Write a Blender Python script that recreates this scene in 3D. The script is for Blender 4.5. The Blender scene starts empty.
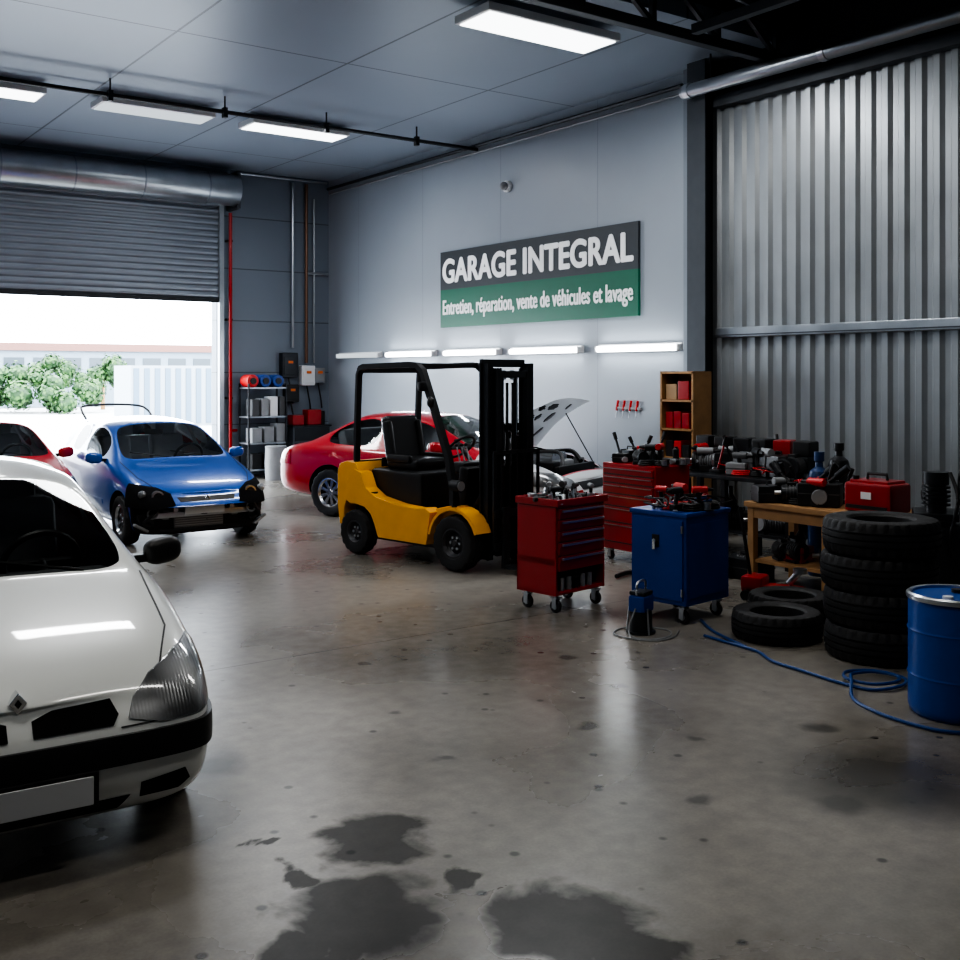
import bpy, bmesh, math, random
from mathutils import Vector, Matrix, Euler
random.seed(7)
scene = bpy.context.scene
CS, SN = math.cos(math.radians(35.84)), math.sin(math.radians(35.84))
WX, BY, CZ = 10.38, 19.64, 5.9      # right wall x, back wall y, ceiling z
def S(X, Y, z=0):                   # survey point: metres right / ahead of the tripod -> room metres
    return Vector((X*CS+Y*SN, -X*SN+Y*CS, z))

# ------------------------------------------------------------------ materials
def nd(nt, t, **kw):
    n = nt.nodes.new(t)
    for k, v in kw.items(): setattr(n, k, v)
    return n
def mat(name, col, rough=.5, metal=0., coat=0., noise=0., nscale=6., bump=0., bscale=40., emit=0., back=False, spec=.5):
    m = bpy.data.materials.new(name); m.use_nodes = True
    nt = m.node_tree; p = nt.nodes['Principled BSDF']; L = nt.links.new
    c = (*col, 1)
    p.inputs['Base Color'].default_value = c
    p.inputs['Roughness'].default_value = rough
    p.inputs['Metallic'].default_value = metal
    p.inputs['Coat Weight'].default_value = coat
    p.inputs['Coat Roughness'].default_value = .04
    p.inputs['Specular IOR Level'].default_value = spec
    if emit:
        p.inputs['Emission Color'].default_value = c
        p.inputs['Emission Strength'].default_value = emit
    tc = nd(nt, 'ShaderNodeTexCoord')
    if noise or back:
        n = nd(nt, 'ShaderNodeTexNoise'); n.inputs['Scale'].default_value = nscale; n.inputs['Detail'].default_value = 6
        L(tc.outputs['Object'], n.inputs['Vector'])
        mx = nd(nt, 'ShaderNodeMix', data_type='RGBA')
        L(n.outputs['Fac'], mx.inputs[0])
        mx.inputs[6].default_value = tuple(max(0, x*(1-noise)) for x in col)+(1,)
        mx.inputs[7].default_value = tuple(min(1, x*(1+noise)) for x in col)+(1,)
        out = mx.outputs[2]
        if back:      # headliner / inner trim on the inside of the body shell
            g = nd(nt, 'ShaderNodeNewGeometry'); m2 = nd(nt, 'ShaderNodeMix', data_type='RGBA')
            L(g.outputs['Backfacing'], m2.inputs[0]); L(out, m2.inputs[6]); m2.inputs[7].default_value = (.45, .45, .44, 1)
            out = m2.outputs[2]
        L(out, p.inputs['Base Color'])
        mr = nd(nt, 'ShaderNodeMapRange'); L(n.outputs['Fac'], mr.inputs[0])
        mr.inputs[3].default_value = max(0, rough*(1-noise)); mr.inputs[4].default_value = min(1, rough*(1+noise))
        L(mr.outputs[0], p.inputs['Roughness'])
    if bump:
        n2 = nd(nt, 'ShaderNodeTexNoise'); n2.inputs['Scale'].default_value = bscale
        L(tc.outputs['Object'], n2.inputs['Vector'])
        b = nd(nt, 'ShaderNodeBump'); b.inputs['Strength'].default_value = bump; b.inputs['Distance'].default_value = .01
        L(n2.outputs['Fac'], b.inputs['Height']); L(b.outputs['Normal'], p.inputs['Normal'])
    return m

BLACK = mat('black_plastic', (.012, .012, .013), .45, noise=.2)
MATTE = mat('grille_black', (.006, .006, .007), .85, noise=.1, spec=.2)
RUBBER = mat('tire_rubber', (.017, .017, .018), .6, noise=.3, bump=.3, bscale=60)
DARKST = mat('dark_steel', (.04, .043, .048), .4, .6, noise=.3)
STEEL = mat('brushed_steel', (.55, .57, .6), .3, 1., noise=.2)
CHROME = mat('chrome', (.8, .82, .84), .08, 1.)
GALV = mat('galvanised', (.40, .43, .46), .32, .9, noise=.25, nscale=3)
ALLOY = mat('alloy_rim', (.55, .56, .58), .25, .9, noise=.1)
RIMDK = mat('painted_rim', (.05, .05, .055), .45, .3, noise=.3)
YEL = mat('yellow_paint', (.82, .365, .010), .38, coat=.3, noise=.12)
REDP = mat('red_tool_paint', (.33, .008, .010), .35, coat=.3, noise=.12)
REDB = mat('red_bright', (.55, .015, .015), .4, noise=.1)
BLUEP = mat('blue_tool_paint', (.008, .052, .27), .40, coat=.2, noise=.15)
BLUED = mat('blue_drum_plastic', (.006, .065, .32), .38, noise=.12, bump=.1)
BLUEH = mat('blue_hose_pvc', (.012, .06, .22), .4)
WOOD = mat('plywood', (.36, .20, .085), .55, noise=.3, nscale=9)
GREY = mat('grey_plastic', (.25, .26, .27), .5, noise=.15)
WHITEPL = mat('white_plastic', (.7, .71, .72), .4, noise=.05)
CARD = mat('cardboard', (.36, .24, .14), .8, noise=.15)
TANK = mat('compressor_black', (.02, .021, .024), .35, noise=.2)
ORANGE = mat('orange_plastic', (.7, .16, .02), .4)
PW = mat('white_car_paint', (.72, .74, .72), .3, coat=1., noise=.03, nscale=2, back=True)
PB = mat('blue_car_paint', (.008, .10, .44), .3, .1, coat=1., noise=.05, nscale=2, back=True)
PR = mat('red_car_paint', (.50, .010, .02), .28, coat=1., noise=.05, nscale=2, back=True)
SILV = mat('primer_white', (.62, .64, .66), .35, coat=.5, noise=.08, nscale=4)
TAILR = mat('red_lens', (.5, .01, .01), .12, coat=1)
SEATM = mat('seat_fabric', (.34, .35, .37), .8, noise=.3)
DASHM = mat('dashboard_plastic', (.07, .072, .076), .55, noise=.2)
CRT = mat('vinyl_seat', (.015, .015, .016), .35, noise=.2)

def lamp_mat():
    m = bpy.data.materials.new('headlight_lens'); m.use_nodes = True
    nt = m.node_tree; p = nt.nodes['Principled BSDF']; L = nt.links.new
    tc = nd(nt, 'ShaderNodeTexCoord'); w = nd(nt, 'ShaderNodeTexWave'); w.inputs['Scale'].default_value = 22
    w.bands_direction = 'Y'
    L(tc.outputs['Object'], w.inputs['Vector'])
    v = nd(nt, 'ShaderNodeTexVoronoi'); v.inputs['Scale'].default_value = 5; L(tc.outputs['Object'], v.inputs['Vector'])
    r = nd(nt, 'ShaderNodeValToRGB'); r.color_ramp.elements[0].position = .1; r.color_ramp.elements[1].position = .6
    r.color_ramp.elements[0].color = (.42, .43, .44, 1); r.color_ramp.elements[1].color = (.10, .105, .11, 1)
    L(v.outputs['Distance'], r.inputs[0]); L(r.outputs[0], p.inputs['Base Color'])
    p.inputs['Metallic'].default_value = .3; p.inputs['Roughness'].default_value = .3
    p.inputs['Coat Weight'].default_value = 1; p.inputs['Coat Roughness'].default_value = .02
    b = nd(nt, 'ShaderNodeBump'); b.inputs['Strength'].default_value = .2; b.inputs['Distance'].default_value = .003
    L(w.outputs['Fac'], b.inputs['Height']); L(b.outputs[0], p.inputs['Normal'])
    return m
LAMP = lamp_mat()
def glass_mat(name, tint):
    m = bpy.data.materials.new(name); m.use_nodes = True
    nt = m.node_tree; L = nt.links.new
    nt.nodes.remove(nt.nodes['Principled BSDF']); o = nt.nodes['Material Output']
    t = nd(nt, 'ShaderNodeBsdfTransparent'); t.inputs[0].default_value = (*tint, 1)
    g = nd(nt, 'ShaderNodeBsdfGlossy'); g.inputs['Roughness'].default_value = .02
    f = nd(nt, 'ShaderNodeFresnel'); f.inputs[0].default_value = 1.5
    mx = nd(nt, 'ShaderNodeMixShader'); L(f.outputs[0], mx.inputs[0]); L(t.outputs[0], mx.inputs[1]); L(g.outputs[0], mx.inputs[2])
    L(mx.outputs[0], o.inputs[0]); return m
GLASS = glass_mat('car_glass', (.92, .95, .95))
def emis(name, col, st):
    m = bpy.data.materials.new(name); m.use_nodes = True
    nt = m.node_tree; nt.nodes.remove(nt.nodes['Principled BSDF'])
    e = nd(nt, 'ShaderNodeEmission'); e.inputs[0].default_value = (*col, 1); e.inputs[1].default_value = st
    nt.links.new(e.outputs[0], nt.nodes['Material Output'].inputs[0]); m.cycles.emission_sampling = 'NONE'; return m
TUBE = emis('fluorescent_tube', (.93, .97, 1), 7)
DIFF = emis('ceiling_light_diffuser', (.95, .98, 1), 2.5)
PANELDIM = emis('aged_light_diffuser', (.85, .93, 1), .6)

# ------------------------------------------------------------------ mesh builder
def catmull(pts, n=6, closed=False):
    P = [Vector(p) for p in pts]; out = []
    N = len(P); rng = N if closed else N-1
    for i in range(rng):
        if closed: a, b, c, d = P[(i-1) % N], P[i], P[(i+1) % N], P[(i+2) % N]
        else: a, b, c, d = P[max(i-1, 0)], P[i], P[i+1], P[min(i+2, N-1)]
        for k in range(n):
            t = k/n
            out.append(.5*((2*b)+(c-a)*t+(2*a-5*b+4*c-d)*t*t+(3*b-a-3*c+d)*t**3))
    if not closed: out.append(P[-1])
    return out
class B:
    def __init__(s): s.bm = bmesh.new(); s.mats = []
    def mi(s, m):
        if m not in s.mats: s.mats.append(m)
        return s.mats.index(m)
    def add(s, tb, m, M=None):
        if M is not None: bmesh.ops.transform(tb, matrix=M, verts=tb.verts)
        i = s.mi(m)
        for f in tb.faces: f.material_index = i
        me = bpy.data.meshes.new('t'); tb.to_mesh(me); tb.free(); s.bm.from_mesh(me); bpy.data.meshes.remove(me)
    def T(s, c, rot=(0, 0, 0)): return Matrix.Translation(Vector(c)) @ Euler(rot).to_matrix().to_4x4()
    def box(s, c, size, m, rot=(0, 0, 0), bev=0, seg=2):
        t = bmesh.new(); bmesh.ops.create_cube(t, size=1)
        bmesh.ops.scale(t, vec=Vector(size), verts=t.verts)
        if bev: bmesh.ops.bevel(t, geom=t.edges[:], offset=min(bev, min(size)*.45), segments=seg, affect='EDGES', profile=.5)
        s.add(t, m, s.T(c, rot))
    def bx(s, x0, x1, y0, y1, z0, z1, m, bev=0):
        s.box(((x0+x1)/2, (y0+y1)/2, (z0+z1)/2), (abs(x1-x0), abs(y1-y0), abs(z1-z0)), m, bev=bev)
    def rod(s, p, q, r, m, seg=16, r2=None, bev=0):
        p, q = Vector(p), Vector(q); d = q-p
        t = bmesh.new(); bmesh.ops.create_cone(t, cap_ends=True, segments=seg, radius1=r, radius2=r if r2 is None else r2, depth=d.length)
        if bev: 
            es = [e for e in t.edges if len([f for f in e.link_faces if len(f.verts) > 4])==1]
            bmesh.ops.bevel(t, geom=es, offset=bev, segments=2, affect='EDGES', profile=.5)
        M = Matrix.Translation((p+q)/2) @ d.to_track_quat('Z', 'Y').to_matrix().to_4x4()
        s.add(t, m, M)
    def sph(s, c, sc, m, rot=(0, 0, 0), sub=2):
        t = bmesh.new(); bmesh.ops.create_icosphere(t, subdivisions=sub, radius=1)
        if isinstance(sc, (int, float)): sc = (sc,)*3
        bmesh.ops.scale(t, vec=Vector(sc), verts=t.verts); s.add(t, m, s.T(c, rot))
    def sbox(s, c, sc, m, rot=(0, 0, 0), e=.55):      # super-ellipsoid
        t = bmesh.new(); bmesh.ops.create_uvsphere(t, u_segments=28, v_segments=16, radius=1)
        g = lambda v: math.copysign(abs(v)**e, v)
        for v in t.verts: v.co = Vector((g(v.co.x)*sc[0], g(v.co.y)*sc[1], g(v.co.z)*sc[2]))
        s.add(t, m, s.T(c, rot))
    def lathe(s, prof, m, M=None, seg=32, closed=False, fn=None):
        t = bmesh.new(); rings = []
        for j in range(seg):
            a = 2*math.pi*j/seg
            rings.append([t.verts.new(((fn(j, i, r) if fn else r)*math.cos(a), (fn(j, i, r) if fn else r)*math.sin(a), z)) for i, (r, z) in enumerate(prof)])
        n = len(prof)
        for j in range(seg):
            A, C = rings[j], rings[(j+1) % seg]
            for i in range(n if closed else n-1):
                k = (i+1) % n
                t.faces.new((A[i], C[i], C[k], A[k]))
        bmesh.ops.remove_doubles(t, verts=t.verts, dist=1e-5)
        bmesh.ops.recalc_face_normals(t, faces=t.faces)
        s.add(t, m, M)
    def prism(s, poly, a0, a1, plane, m, bev=0):
        t = bmesh.new()
        f = {'yz': lambda p, a: (a, p[0], p[1]), 'xz': lambda p, a: (p[0], a, p[1]), 'xy': lambda p, a: (p[0], p[1], a)}[plane]
        v0 = [t.verts.new(f(p, a0)) for p in poly]; v1 = [t.verts.new(f(p, a1)) for p in poly]
        t.faces.new(v0); t.faces.new(v1[::-1]); n = len(poly)
        for i in range(n): t.faces.new((v0[i], v1[i], v1[(i+1) % n], v0[(i+1) % n]))
        bmesh.ops.recalc_face_normals(t, faces=t.faces)
        if bev: bmesh.ops.bevel(t, geom=t.edges[:], offset=bev, segments=2, affect='EDGES', profile=.5)
        s.add(t, m)
    def tube(s, path, r, m, seg=8, closed=False, rect=None, up=(0, 0, 1)):
        P = [Vector(p) for p in path]; n = len(P); t = bmesh.new(); rings = []
        u = Vector(up)
        for i in range(n):
            a = P[(i-1) % n] if (closed or i > 0) else P[i]; b = P[(i+1) % n] if (closed or i < n-1) else P[i]
            d = (b-a).normalized(); side = d.cross(u)
            if side.length < 1e-3: side = d.cross(Vector((1, 0, 0)))
            side.normalize(); v = side.cross(d).normalized()
            if rect: offs = [(-rect[0]/2, -rect[1]/2), (rect[0]/2, -rect[1]/2), (rect[0]/2, rect[1]/2), (-rect[0]/2, rect[1]/2)]
            else: offs = [(r*math.cos(2*math.pi*k/seg), r*math.sin(2*math.pi*k/seg)) for k in range(seg)]
            rings.append([t.verts.new(P[i]+side*o[0]+v*o[1]) for o in offs])
        k = len(rings[0])
        for i in range(n if closed else n-1):
            A, C = rings[i], rings[(i+1) % n]
            for j in range(k): t.faces.new((A[j], A[(j+1) % k], C[(j+1) % k], C[j]))
        if not closed: t.faces.new(rings[0][::-1]); t.faces.new(rings[-1])
        bmesh.ops.recalc_face_normals(t, faces=t.faces)
        s.add(t, m)
    def torus(s, c, R, r, m, rot=(0, 0, 0), seg=28):
        pr = [(R+r*math.cos(a), r*math.sin(a)) for a in [2*math.pi*k/8 for k in range(8)]]
        s.lathe(pr, m, s.T(c, rot), seg, closed=True)
    def done(s, name, loc=(0, 0, 0), rz=0, parent=None, ang=35, wn=True):
        me = bpy.data.meshes.new(name); s.bm.to_mesh(me); s.bm.free()
        for m in s.mats: me.materials.append(m)
        for p in me.polygons: p.use_smooth = True
        me.set_sharp_from_angle(angle=math.radians(ang))
        o = bpy.data.objects.new(name, me); scene.collection.objects.link(o)
        o.location = loc; o.rotation_euler = (0, 0, rz)
        if wn: w_ = o.modifiers.new('weighted_normals', 'WEIGHTED_NORMAL'); w_.keep_sharp = True
        if parent: o.parent = parent
        return o
def empty(name, loc, rz, sc=1.):
    e = bpy.data.objects.new(name, None); scene.collection.objects.link(e); e.location = loc; e.rotation_euler = (0, 0, rz); e.scale = (sc, sc, sc); return e

# ------------------------------------------------------------------ room shell
def wall_mat(name, col, joint_axis, pitch, rough=.4, metal=.0, jw=.012, jcol=.5, coat=0, off=0.):
    m = mat(name, col, rough, metal, noise=.1, nscale=.6, coat=coat)
    nt = m.node_tree; p = nt.nodes['Principled BSDF']; L = nt.links.new
    src = p.inputs['Base Color'].links[0].from_socket
    g = nd(nt, 'ShaderNodeNewGeometry'); sx = nd(nt, 'ShaderNodeSeparateXYZ'); L(g.outputs['Position'], sx.inputs[0])
    last = None
    for ax, pt in zip(joint_axis, pitch):
        a = nd(nt, 'ShaderNodeMath', operation='ADD'); a.inputs[1].default_value = 100*pt+off; L(sx.outputs[ax], a.inputs[0])
        md = nd(nt, 'ShaderNodeMath', operation='MODULO'); md.inputs[1].default_value = pt; L(a.outputs[0], md.inputs[0])
        lt = nd(nt, 'ShaderNodeMath', operation='LESS_THAN'); lt.inputs[1].default_value = jw; L(md.outputs[0], lt.inputs[0])
        if last: 
            mm = nd(nt, 'ShaderNodeMath', operation='MAXIMUM'); L(last, mm.inputs[0]); L(lt.outputs[0], mm.inputs[1]); last = mm.outputs[0]
        else: last = lt.outputs[0]
    mx = nd(nt, 'ShaderNodeMix', data_type='RGBA'); L(last, mx.inputs[0]); L(src, mx.inputs[6]); mx.inputs[7].default_value = tuple(x*jcol for x in col)+(1,)
    L(mx.outputs[2], p.inputs['Base Color'])
    b = nd(nt, 'ShaderNodeBump'); b.invert = True; b.inputs['Strength'].default_value = .6; b.inputs['Distance'].default_value = .01
    L(last, b.inputs['Height']); L(b.outputs[0], p.inputs['Normal'])
    return m
WPAN = wall_mat('sandwich_panel_wall', (.305, .342, .385), ['Y'], [2.3], .42, jcol=.75, jw=.01)
BPAN = wall_mat('cladding_panel_wall', (.17, .203, .245), ['Z'], [1.0], .45, jcol=.45, jw=.02)
CEILM = wall_mat('ceiling_panel', (.275, .325, .39), ['X', 'Y'], [2.2, 6.0], .38, .1, jcol=.35, jw=.03)
CORR = mat('corrugated_sheet', (.36, .385, .405), .34, .5, noise=.25, nscale=1.5)
DARKC = mat('dark_roof_liner', (.03, .033, .038), .6, noise=.2)
COLM = mat('column_paint', (.07, .078, .09), .45, .3, noise=.2)

def floor_mat():
    m = bpy.data.materials.new('polished_concrete'); m.use_nodes = True
    nt = m.node_tree; p = nt.nodes['Principled BSDF']; L = nt.links.new
    g = nd(nt, 'ShaderNodeNewGeometry'); pos = g.outputs['Position']
    def noise(sc, det=6, dist=0):
        n = nd(nt, 'ShaderNodeTexNoise'); n.inputs['Scale'].default_value = sc; n.inputs['Detail'].default_value = det; n.inputs['Distortion'].default_value = dist
        L(pos, n.inputs['Vector']); return n
    n1 = noise(.55, 8, .4); n2 = noise(9, 8); n3 = noise(70, 3)
    r = nd(nt, 'ShaderNodeValToRGB'); e = r.color_ramp.elements
    e[0].position = .3; e[0].color = (.145, .131, .112, 1); e[1].position = .72; e[1].color = (.27, .250, .220, 1)
    L(n1.outputs['Fac'], r.inputs[0])
    def mul(a, b, lo, hi, p0=.3, p1=.7):
        mr = nd(nt, 'ShaderNodeMapRange'); L(b, mr.inputs[0]); mr.inputs[1].default_value = p0; mr.inputs[2].default_value = p1
        mr.inputs[3].default_value = lo; mr.inputs[4].default_value = hi
        mx = nd(nt, 'ShaderNodeVectorMath', operation='SCALE'); L(a, mx.inputs[0]); L(mr.outputs[0], mx.inputs['Scale']); return mx.outputs[0]
    col = mul(r.outputs[0], n2.outputs['Fac'], .82, 1.14); col = mul(col, n3.outputs['Fac'], .92, 1.07)
    # damp patches
    nw = noise(3.2, 7, .3)
    sub = nd(nt, 'ShaderNodeVectorMath', operation='SUBTRACT'); L(nw.outputs['Color'], sub.inputs[0]); sub.inputs[1].default_value = (.5, .5, .5)
    def shifted(k):
        sc = nd(nt, 'ShaderNodeVectorMath', operation='SCALE'); L(sub.outputs[0], sc.inputs[0]); sc.inputs['Scale'].default_value = k
        ad = nd(nt, 'ShaderNodeVectorMath', operation='ADD'); L(pos, ad.inputs[0]); L(sc.outputs[0], ad.inputs[1])
        flat = nd(nt, 'ShaderNodeVectorMath', operation='MULTIPLY'); L(ad.outputs[0], flat.inputs[0]); flat.inputs[1].default_value = (1, 1, 0); return flat.outputs[0]
    fA, fB = shifted(.65), shifted(.3)
    def blobs(lst, width, src):
        last = None
        for X, Y, rad in lst:
            d = nd(nt, 'ShaderNodeVectorMath', operation='DISTANCE'); L(src, d.inputs[0]); d.inputs[1].default_value = S(X, Y)
            mr = nd(nt, 'ShaderNodeMapRange'); mr.inputs[1].default_value = rad; mr.inputs[2].default_value = rad*(1-width); L(d.outputs['Value'], mr.inputs[0])
            if last:
                mm = nd(nt, 'ShaderNodeMath', operation='MAXIMUM'); L(last, mm.inputs[0]); L(mr.outputs[0], mm.inputs[1]); last = mm.outputs[0]
            else: last = mr.outputs[0]
        return last
    wet = blobs([(-.42, 4.65, .27), (-.45, 4.0, .34), (.34, 3.95, .31), (-.1, 4.3, .10), (-.62, 3.75, .22), (.5, 3.75, .2), (-.9, 4.6, .06), (-.65, 4.3, .12)], .3, fA)
    oil = blobs([(2.0, 5.3, .60), (1.2, 5.9, .07), (-1.35, 5.5, .24), (.9, 6.9, .07), (.6, 6.1, .07), (1.7, 5.0, .18), (-.2, 5.6, .06), (-.5, 6.4, .06), (1.0, 5.1, .08), (1.9, 6.1, .1), (.6, 7.6, .08), (-.8, 7.4, .07)], .6, fB)
    vr = nd(nt, 'ShaderNodeTexVoronoi'); vr.inputs['Scale'].default_value = 4.7; L(pos, vr.inputs['Vector'])
    sp = nd(nt, 'ShaderNodeMapRange'); sp.inputs[1].default_value = .13; sp.inputs[2].default_value = .07; L(vr.outputs['Distance'], sp.inputs[0])
    spm = nd(nt, 'ShaderNodeMath', operation='MULTIPLY'); L(sp.outputs[0], spm.inputs[0])
    gt = nd(nt, 'ShaderNodeSeparateColor'); L(vr.outputs['Color'], gt.inputs[0])
    gg = nd(nt, 'ShaderNodeMath', operation='GREATER_THAN'); gg.inputs[1].default_value = .25; L(gt.outputs[0], gg.inputs[0]); L(gg.outputs[0], spm.inputs[1])
    def darken(a, mask, k):
        mr = nd(nt, 'ShaderNodeMapRange'); L(mask, mr.inputs[0]); mr.inputs[3].default_value = 1; mr.inputs[4].default_value = k
        mx = nd(nt, 'ShaderNodeVectorMath', operation='SCALE'); L(a, mx.inputs[0]); L(mr.outputs[0], mx.inputs['Scale']); return mx.outputs[0]
    col = darken(col, wet, .22); col = darken(col, oil, .38); col = darken(col, spm.outputs[0], .25)
    # slab joints
    sx = nd(nt, 'ShaderNodeSeparateXYZ'); L(pos, sx.inputs[0]); jl = None
    for ax, o in (('Y', 5.05), ('X', 3.2)):
        a = nd(nt, 'ShaderNodeMath', operation='ADD'); a.inputs[1].default_value = o; L(sx.outputs[ax], a.inputs[0])
        md = nd(nt, 'ShaderNodeMath', operation='PINGPONG'); md.inputs[1].default_value = 6; L(a.outputs[0], md.inputs[0])
        lt = nd(nt, 'ShaderNodeMath', operation='LESS_THAN'); lt.inputs[1].default_value = .008; L(md.outputs[0], lt.inputs[0])
        if jl: 
            mm = nd(nt, 'ShaderNodeMath', operation='MAXIMUM'); L(jl, mm.inputs[0]); L(lt.outputs[0], mm.inputs[1]); jl = mm.outputs[0]
        else: jl = lt.outputs[0]
    col = darken(col, jl, .4)
    L(col, p.inputs['Base Color'])
    ro = nd(nt, 'ShaderNodeMapRange'); L(n1.outputs['Fac'], ro.inputs[0]); ro.inputs[1].default_value = .3; ro.inputs[2].default_value = .7
    ro.inputs[3].default_value = .22; ro.inputs[4].default_value = .35
    wr = nd(nt, 'ShaderNodeMath', operation='MULTIPLY_ADD'); L(wet, wr.inputs[0]); wr.inputs[1].default_value = .08; L(ro.outputs[0], wr.inputs[2])
    L(wr.outputs[0], p.inputs['Roughness'])
    sp2 = nd(nt, 'ShaderNodeMapRange'); L(wet, sp2.inputs[0]); sp2.inputs[3].default_value = .68; sp2.inputs[4].default_value = .22; L(sp2.outputs[0], p.inputs['Specular IOR Level'])
    return m

X0, Y0 = -3.0, -4.0
b = B(); b.bx(X0, WX, Y0, BY+.25, -.15, 0, floor_mat()); b.done('floor')
b = B(); b.bx(X0, WX, 8.3, BY, CZ, CZ+.2, CEILM); b.done('ceiling')
b = B(); b.bx(X0, WX, Y0, 8.3, 6.7, 6.85, DARKC)
b.bx(X0, WX, 8.3, 8.36, CZ+.2, 6.85, DARKC)
for k in range(6): b.bx(X0, WX, Y0+1.2+k*2, Y0+1.32+k*2, 6.5, 6.7, COLM)
b.done('ceiling_roof_bay')
# right wall: panels + corrugated
b = B(); b.bx(WX, WX+.2, 9.4, BY+.25, 0, CZ+.2, WPAN); b.done('wall_right')
b = B(); t = bmesh.new(); prof = []; y = 9.4; pitch = .2
while y > Y0:
    prof += [(WX-.0, y), (WX-.0, y-.06), (WX-.04, y-.09), (WX-.04, y-.16)]; y -= pitch
lo = [t.verts.new((p[0], p[1], 0)) for p in prof]; hi = [t.verts.new((p[0], p[1], 5.36)) for p in prof]
for i in range(len(prof)-1): t.faces.new((lo[i], lo[i+1], hi[i+1], hi[i]))
b.add(t, CORR); b.bx(WX+.01, WX+.2, Y0, 9.4, 0, 6.85, DARKC); b.bx(WX-.02, WX+.01, Y0, 9.3, 5.34, 6.7, DARKC)
b.done('wall_right_corrugated', ang=20, wn=False)
b = B(); b.bx(WX-.12, WX-.05, Y0, 9.2, 2.44, 2.56, GALV, .01); b.bx(WX-.13, WX-.12, Y0, 9.2, 2.46, 2.475, COLM); b.done('trim_1')
b = B(); b.bx(WX-.16, WX, Y0, 9.2, 5.30, 5.44, COLM, .01); b.done('trim_2')
# column
b = B(); b.bx(WX-.28, WX-.26, 9.22, 9.52, 0, CZ, COLM); b.bx(WX-.02, WX-.001, 9.22, 9.52, 0, CZ, COLM); b.bx(WX-.27, WX-.02, 9.36, 9.38, 0, CZ, COLM)
b.bx(WX-.3, WX-.001, 9.2, 9.54, 0, .03, DARKST); b.bx(WX-.12, WX-.001, 9.54, 9.74, 0, CZ, mat('flashing', (.24, .27, .3), .4, .3, noise=.1), .01)
b.done('steel_column')
# back wall with door opening
DX0, DX1, DZ = 2.4, 7.99, 5.25
b = B(); b.bx(X0, DX0, BY, BY+.25, 0, CZ+.2, BPAN); b.done('wall_back')
b = B(); b.bx(DX1, WX, BY, BY+.25, 0, CZ+.2, BPAN); b.done('wall_back_side')
b = B(); b.bx(DX0, DX1, BY, BY+.25, DZ, CZ+.2, BPAN); b.done('wall_back_lintel')
b = B(); b.bx(X0-.2, X0, Y0, BY+.25, 0, 6.85, WPAN); b.done('wall_left')
b = B(); b.bx(X0-.2, WX+.2, Y0-.2, Y0, 0, 6.85, BPAN); b.done('wall_front')
# roller door
SLAT = mat('door_slat', (.27, .30, .34), .38, .6, noise=.12, nscale=2)
b = B(); t = bmesh.new(); pr = []; z = 3.42; DY = BY-.06
while z < 5.25:
    pr += [(DY+.02, z), (DY-.012, z+.03), (DY-.016, z+.06), (DY-.004, z+.095), (DY+.02, z+.1)]; z += .115
A = [t.verts.new((DX0-.02, p[0], p[1])) for p in pr]; C = [t.verts.new((DX1+.02, p[0], p[1])) for p in pr]
for i in range(len(pr)-1): t.faces.new((A[i], C[i], C[i+1], A[i+1]))
b.add(t, SLAT); b.bx(DX0-.02, DX1+.02, DY-.01, DY+.04, 3.34, 3.42, DARKST)
b.bx(DX0-.10, DX0-.01, BY-.12, BY-.002, 0, 5.3, DARKST); b.bx(DX1+.01, DX1+.10, BY-.12, BY-.002, 0, 5.3, GALV)
b.rod((DX0-.2, BY-.36, 5.45), (DX1+.25, BY-.36, 5.45), .3, GALV, 40, bev=.02)
b.bx(DX1+.2, DX1+.27, BY-.5, BY-.002, 5.1, 5.8, COLM); b.bx(DX0-.27, DX0-.2, BY-.5, BY-.002, 5.1, 5.8, COLM)
for k in range(5): b.rod((DX0+.4+k*1.2, BY-.36, 5.45), (DX0+.43+k*1.2, BY-.36, 5.45), .304, SLAT, 40)
b.done('door_1', ang=25, wn=False)
# sign
b = B(); SG = mat('sign_grey', (.045, .052, .06), .45, noise=.1); SGG = mat('sign_green', (.004, .125, .068), .45, noise=.1)
b.bx(WX-.045, WX-.001, 10.64, 15.47, 3.42, 4.07, SG); b.bx(WX-.045, WX-.001, 10.64, 15.47, 2.78, 3.42, SGG)
sign = b.done('wall_sign'); SW = mat('sign_white', (.95, .96, .96), .5)
def text(body, y_left, y_right, z0, h, off, nm, grow=0.):
    cu = bpy.data.curves.new(nm, 'FONT'); cu.body = body; cu.offset = off; cu.extrude = .004; cu.size = 1; cu.space_character = 1.03
    o = bpy.data.objects.new(nm, cu); scene.collection.objects.link(o)
    bpy.context.view_layer.update(); dg = bpy.context.evaluated_depsgraph_get()
    me = bpy.data.meshes.new_from_object(o.evaluated_get(dg)); bpy.data.objects.remove(o)
    xs = [v.co.x for v in me.vertices]; cap = .72
    w = max(xs)-min(xs); sx = (y_left-y_right)/w; sy = h/cap; x0 = min(xs)
    src = bmesh.new(); src.from_mesh(me); out = bmesh.new()
    # bold weight: the same outline struck several times with a small sideways/vertical step
    for q, (ox, oz) in enumerate([(0, 0), (grow, 0), (-grow, 0), (0, grow*.7), (0, -grow*.7)] if grow else [(0, 0)]):
        c = src.copy()
        for v in c.verts:
            x, yy, zz = v.co
            v.co = (WX-.05-zz-q*.0004, y_left-(x-x0)*sx+ox, z0+yy*sy+oz)
        tm = bpy.data.meshes.new('q'); c.to_mesh(tm); c.free(); out.from_mesh(tm)
    me2 = bpy.data.meshes.new(nm); out.to_mesh(me2); out.free(); src.free()
    me2.materials.append(SW); o = bpy.data.objects.new(nm, me2); scene.collection.objects.link(o); o.parent = sign
text('GARAGE INTEGRAL', 15.38, 10.74, 3.545, .40, .010, 'lettering_title', .017)
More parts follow.
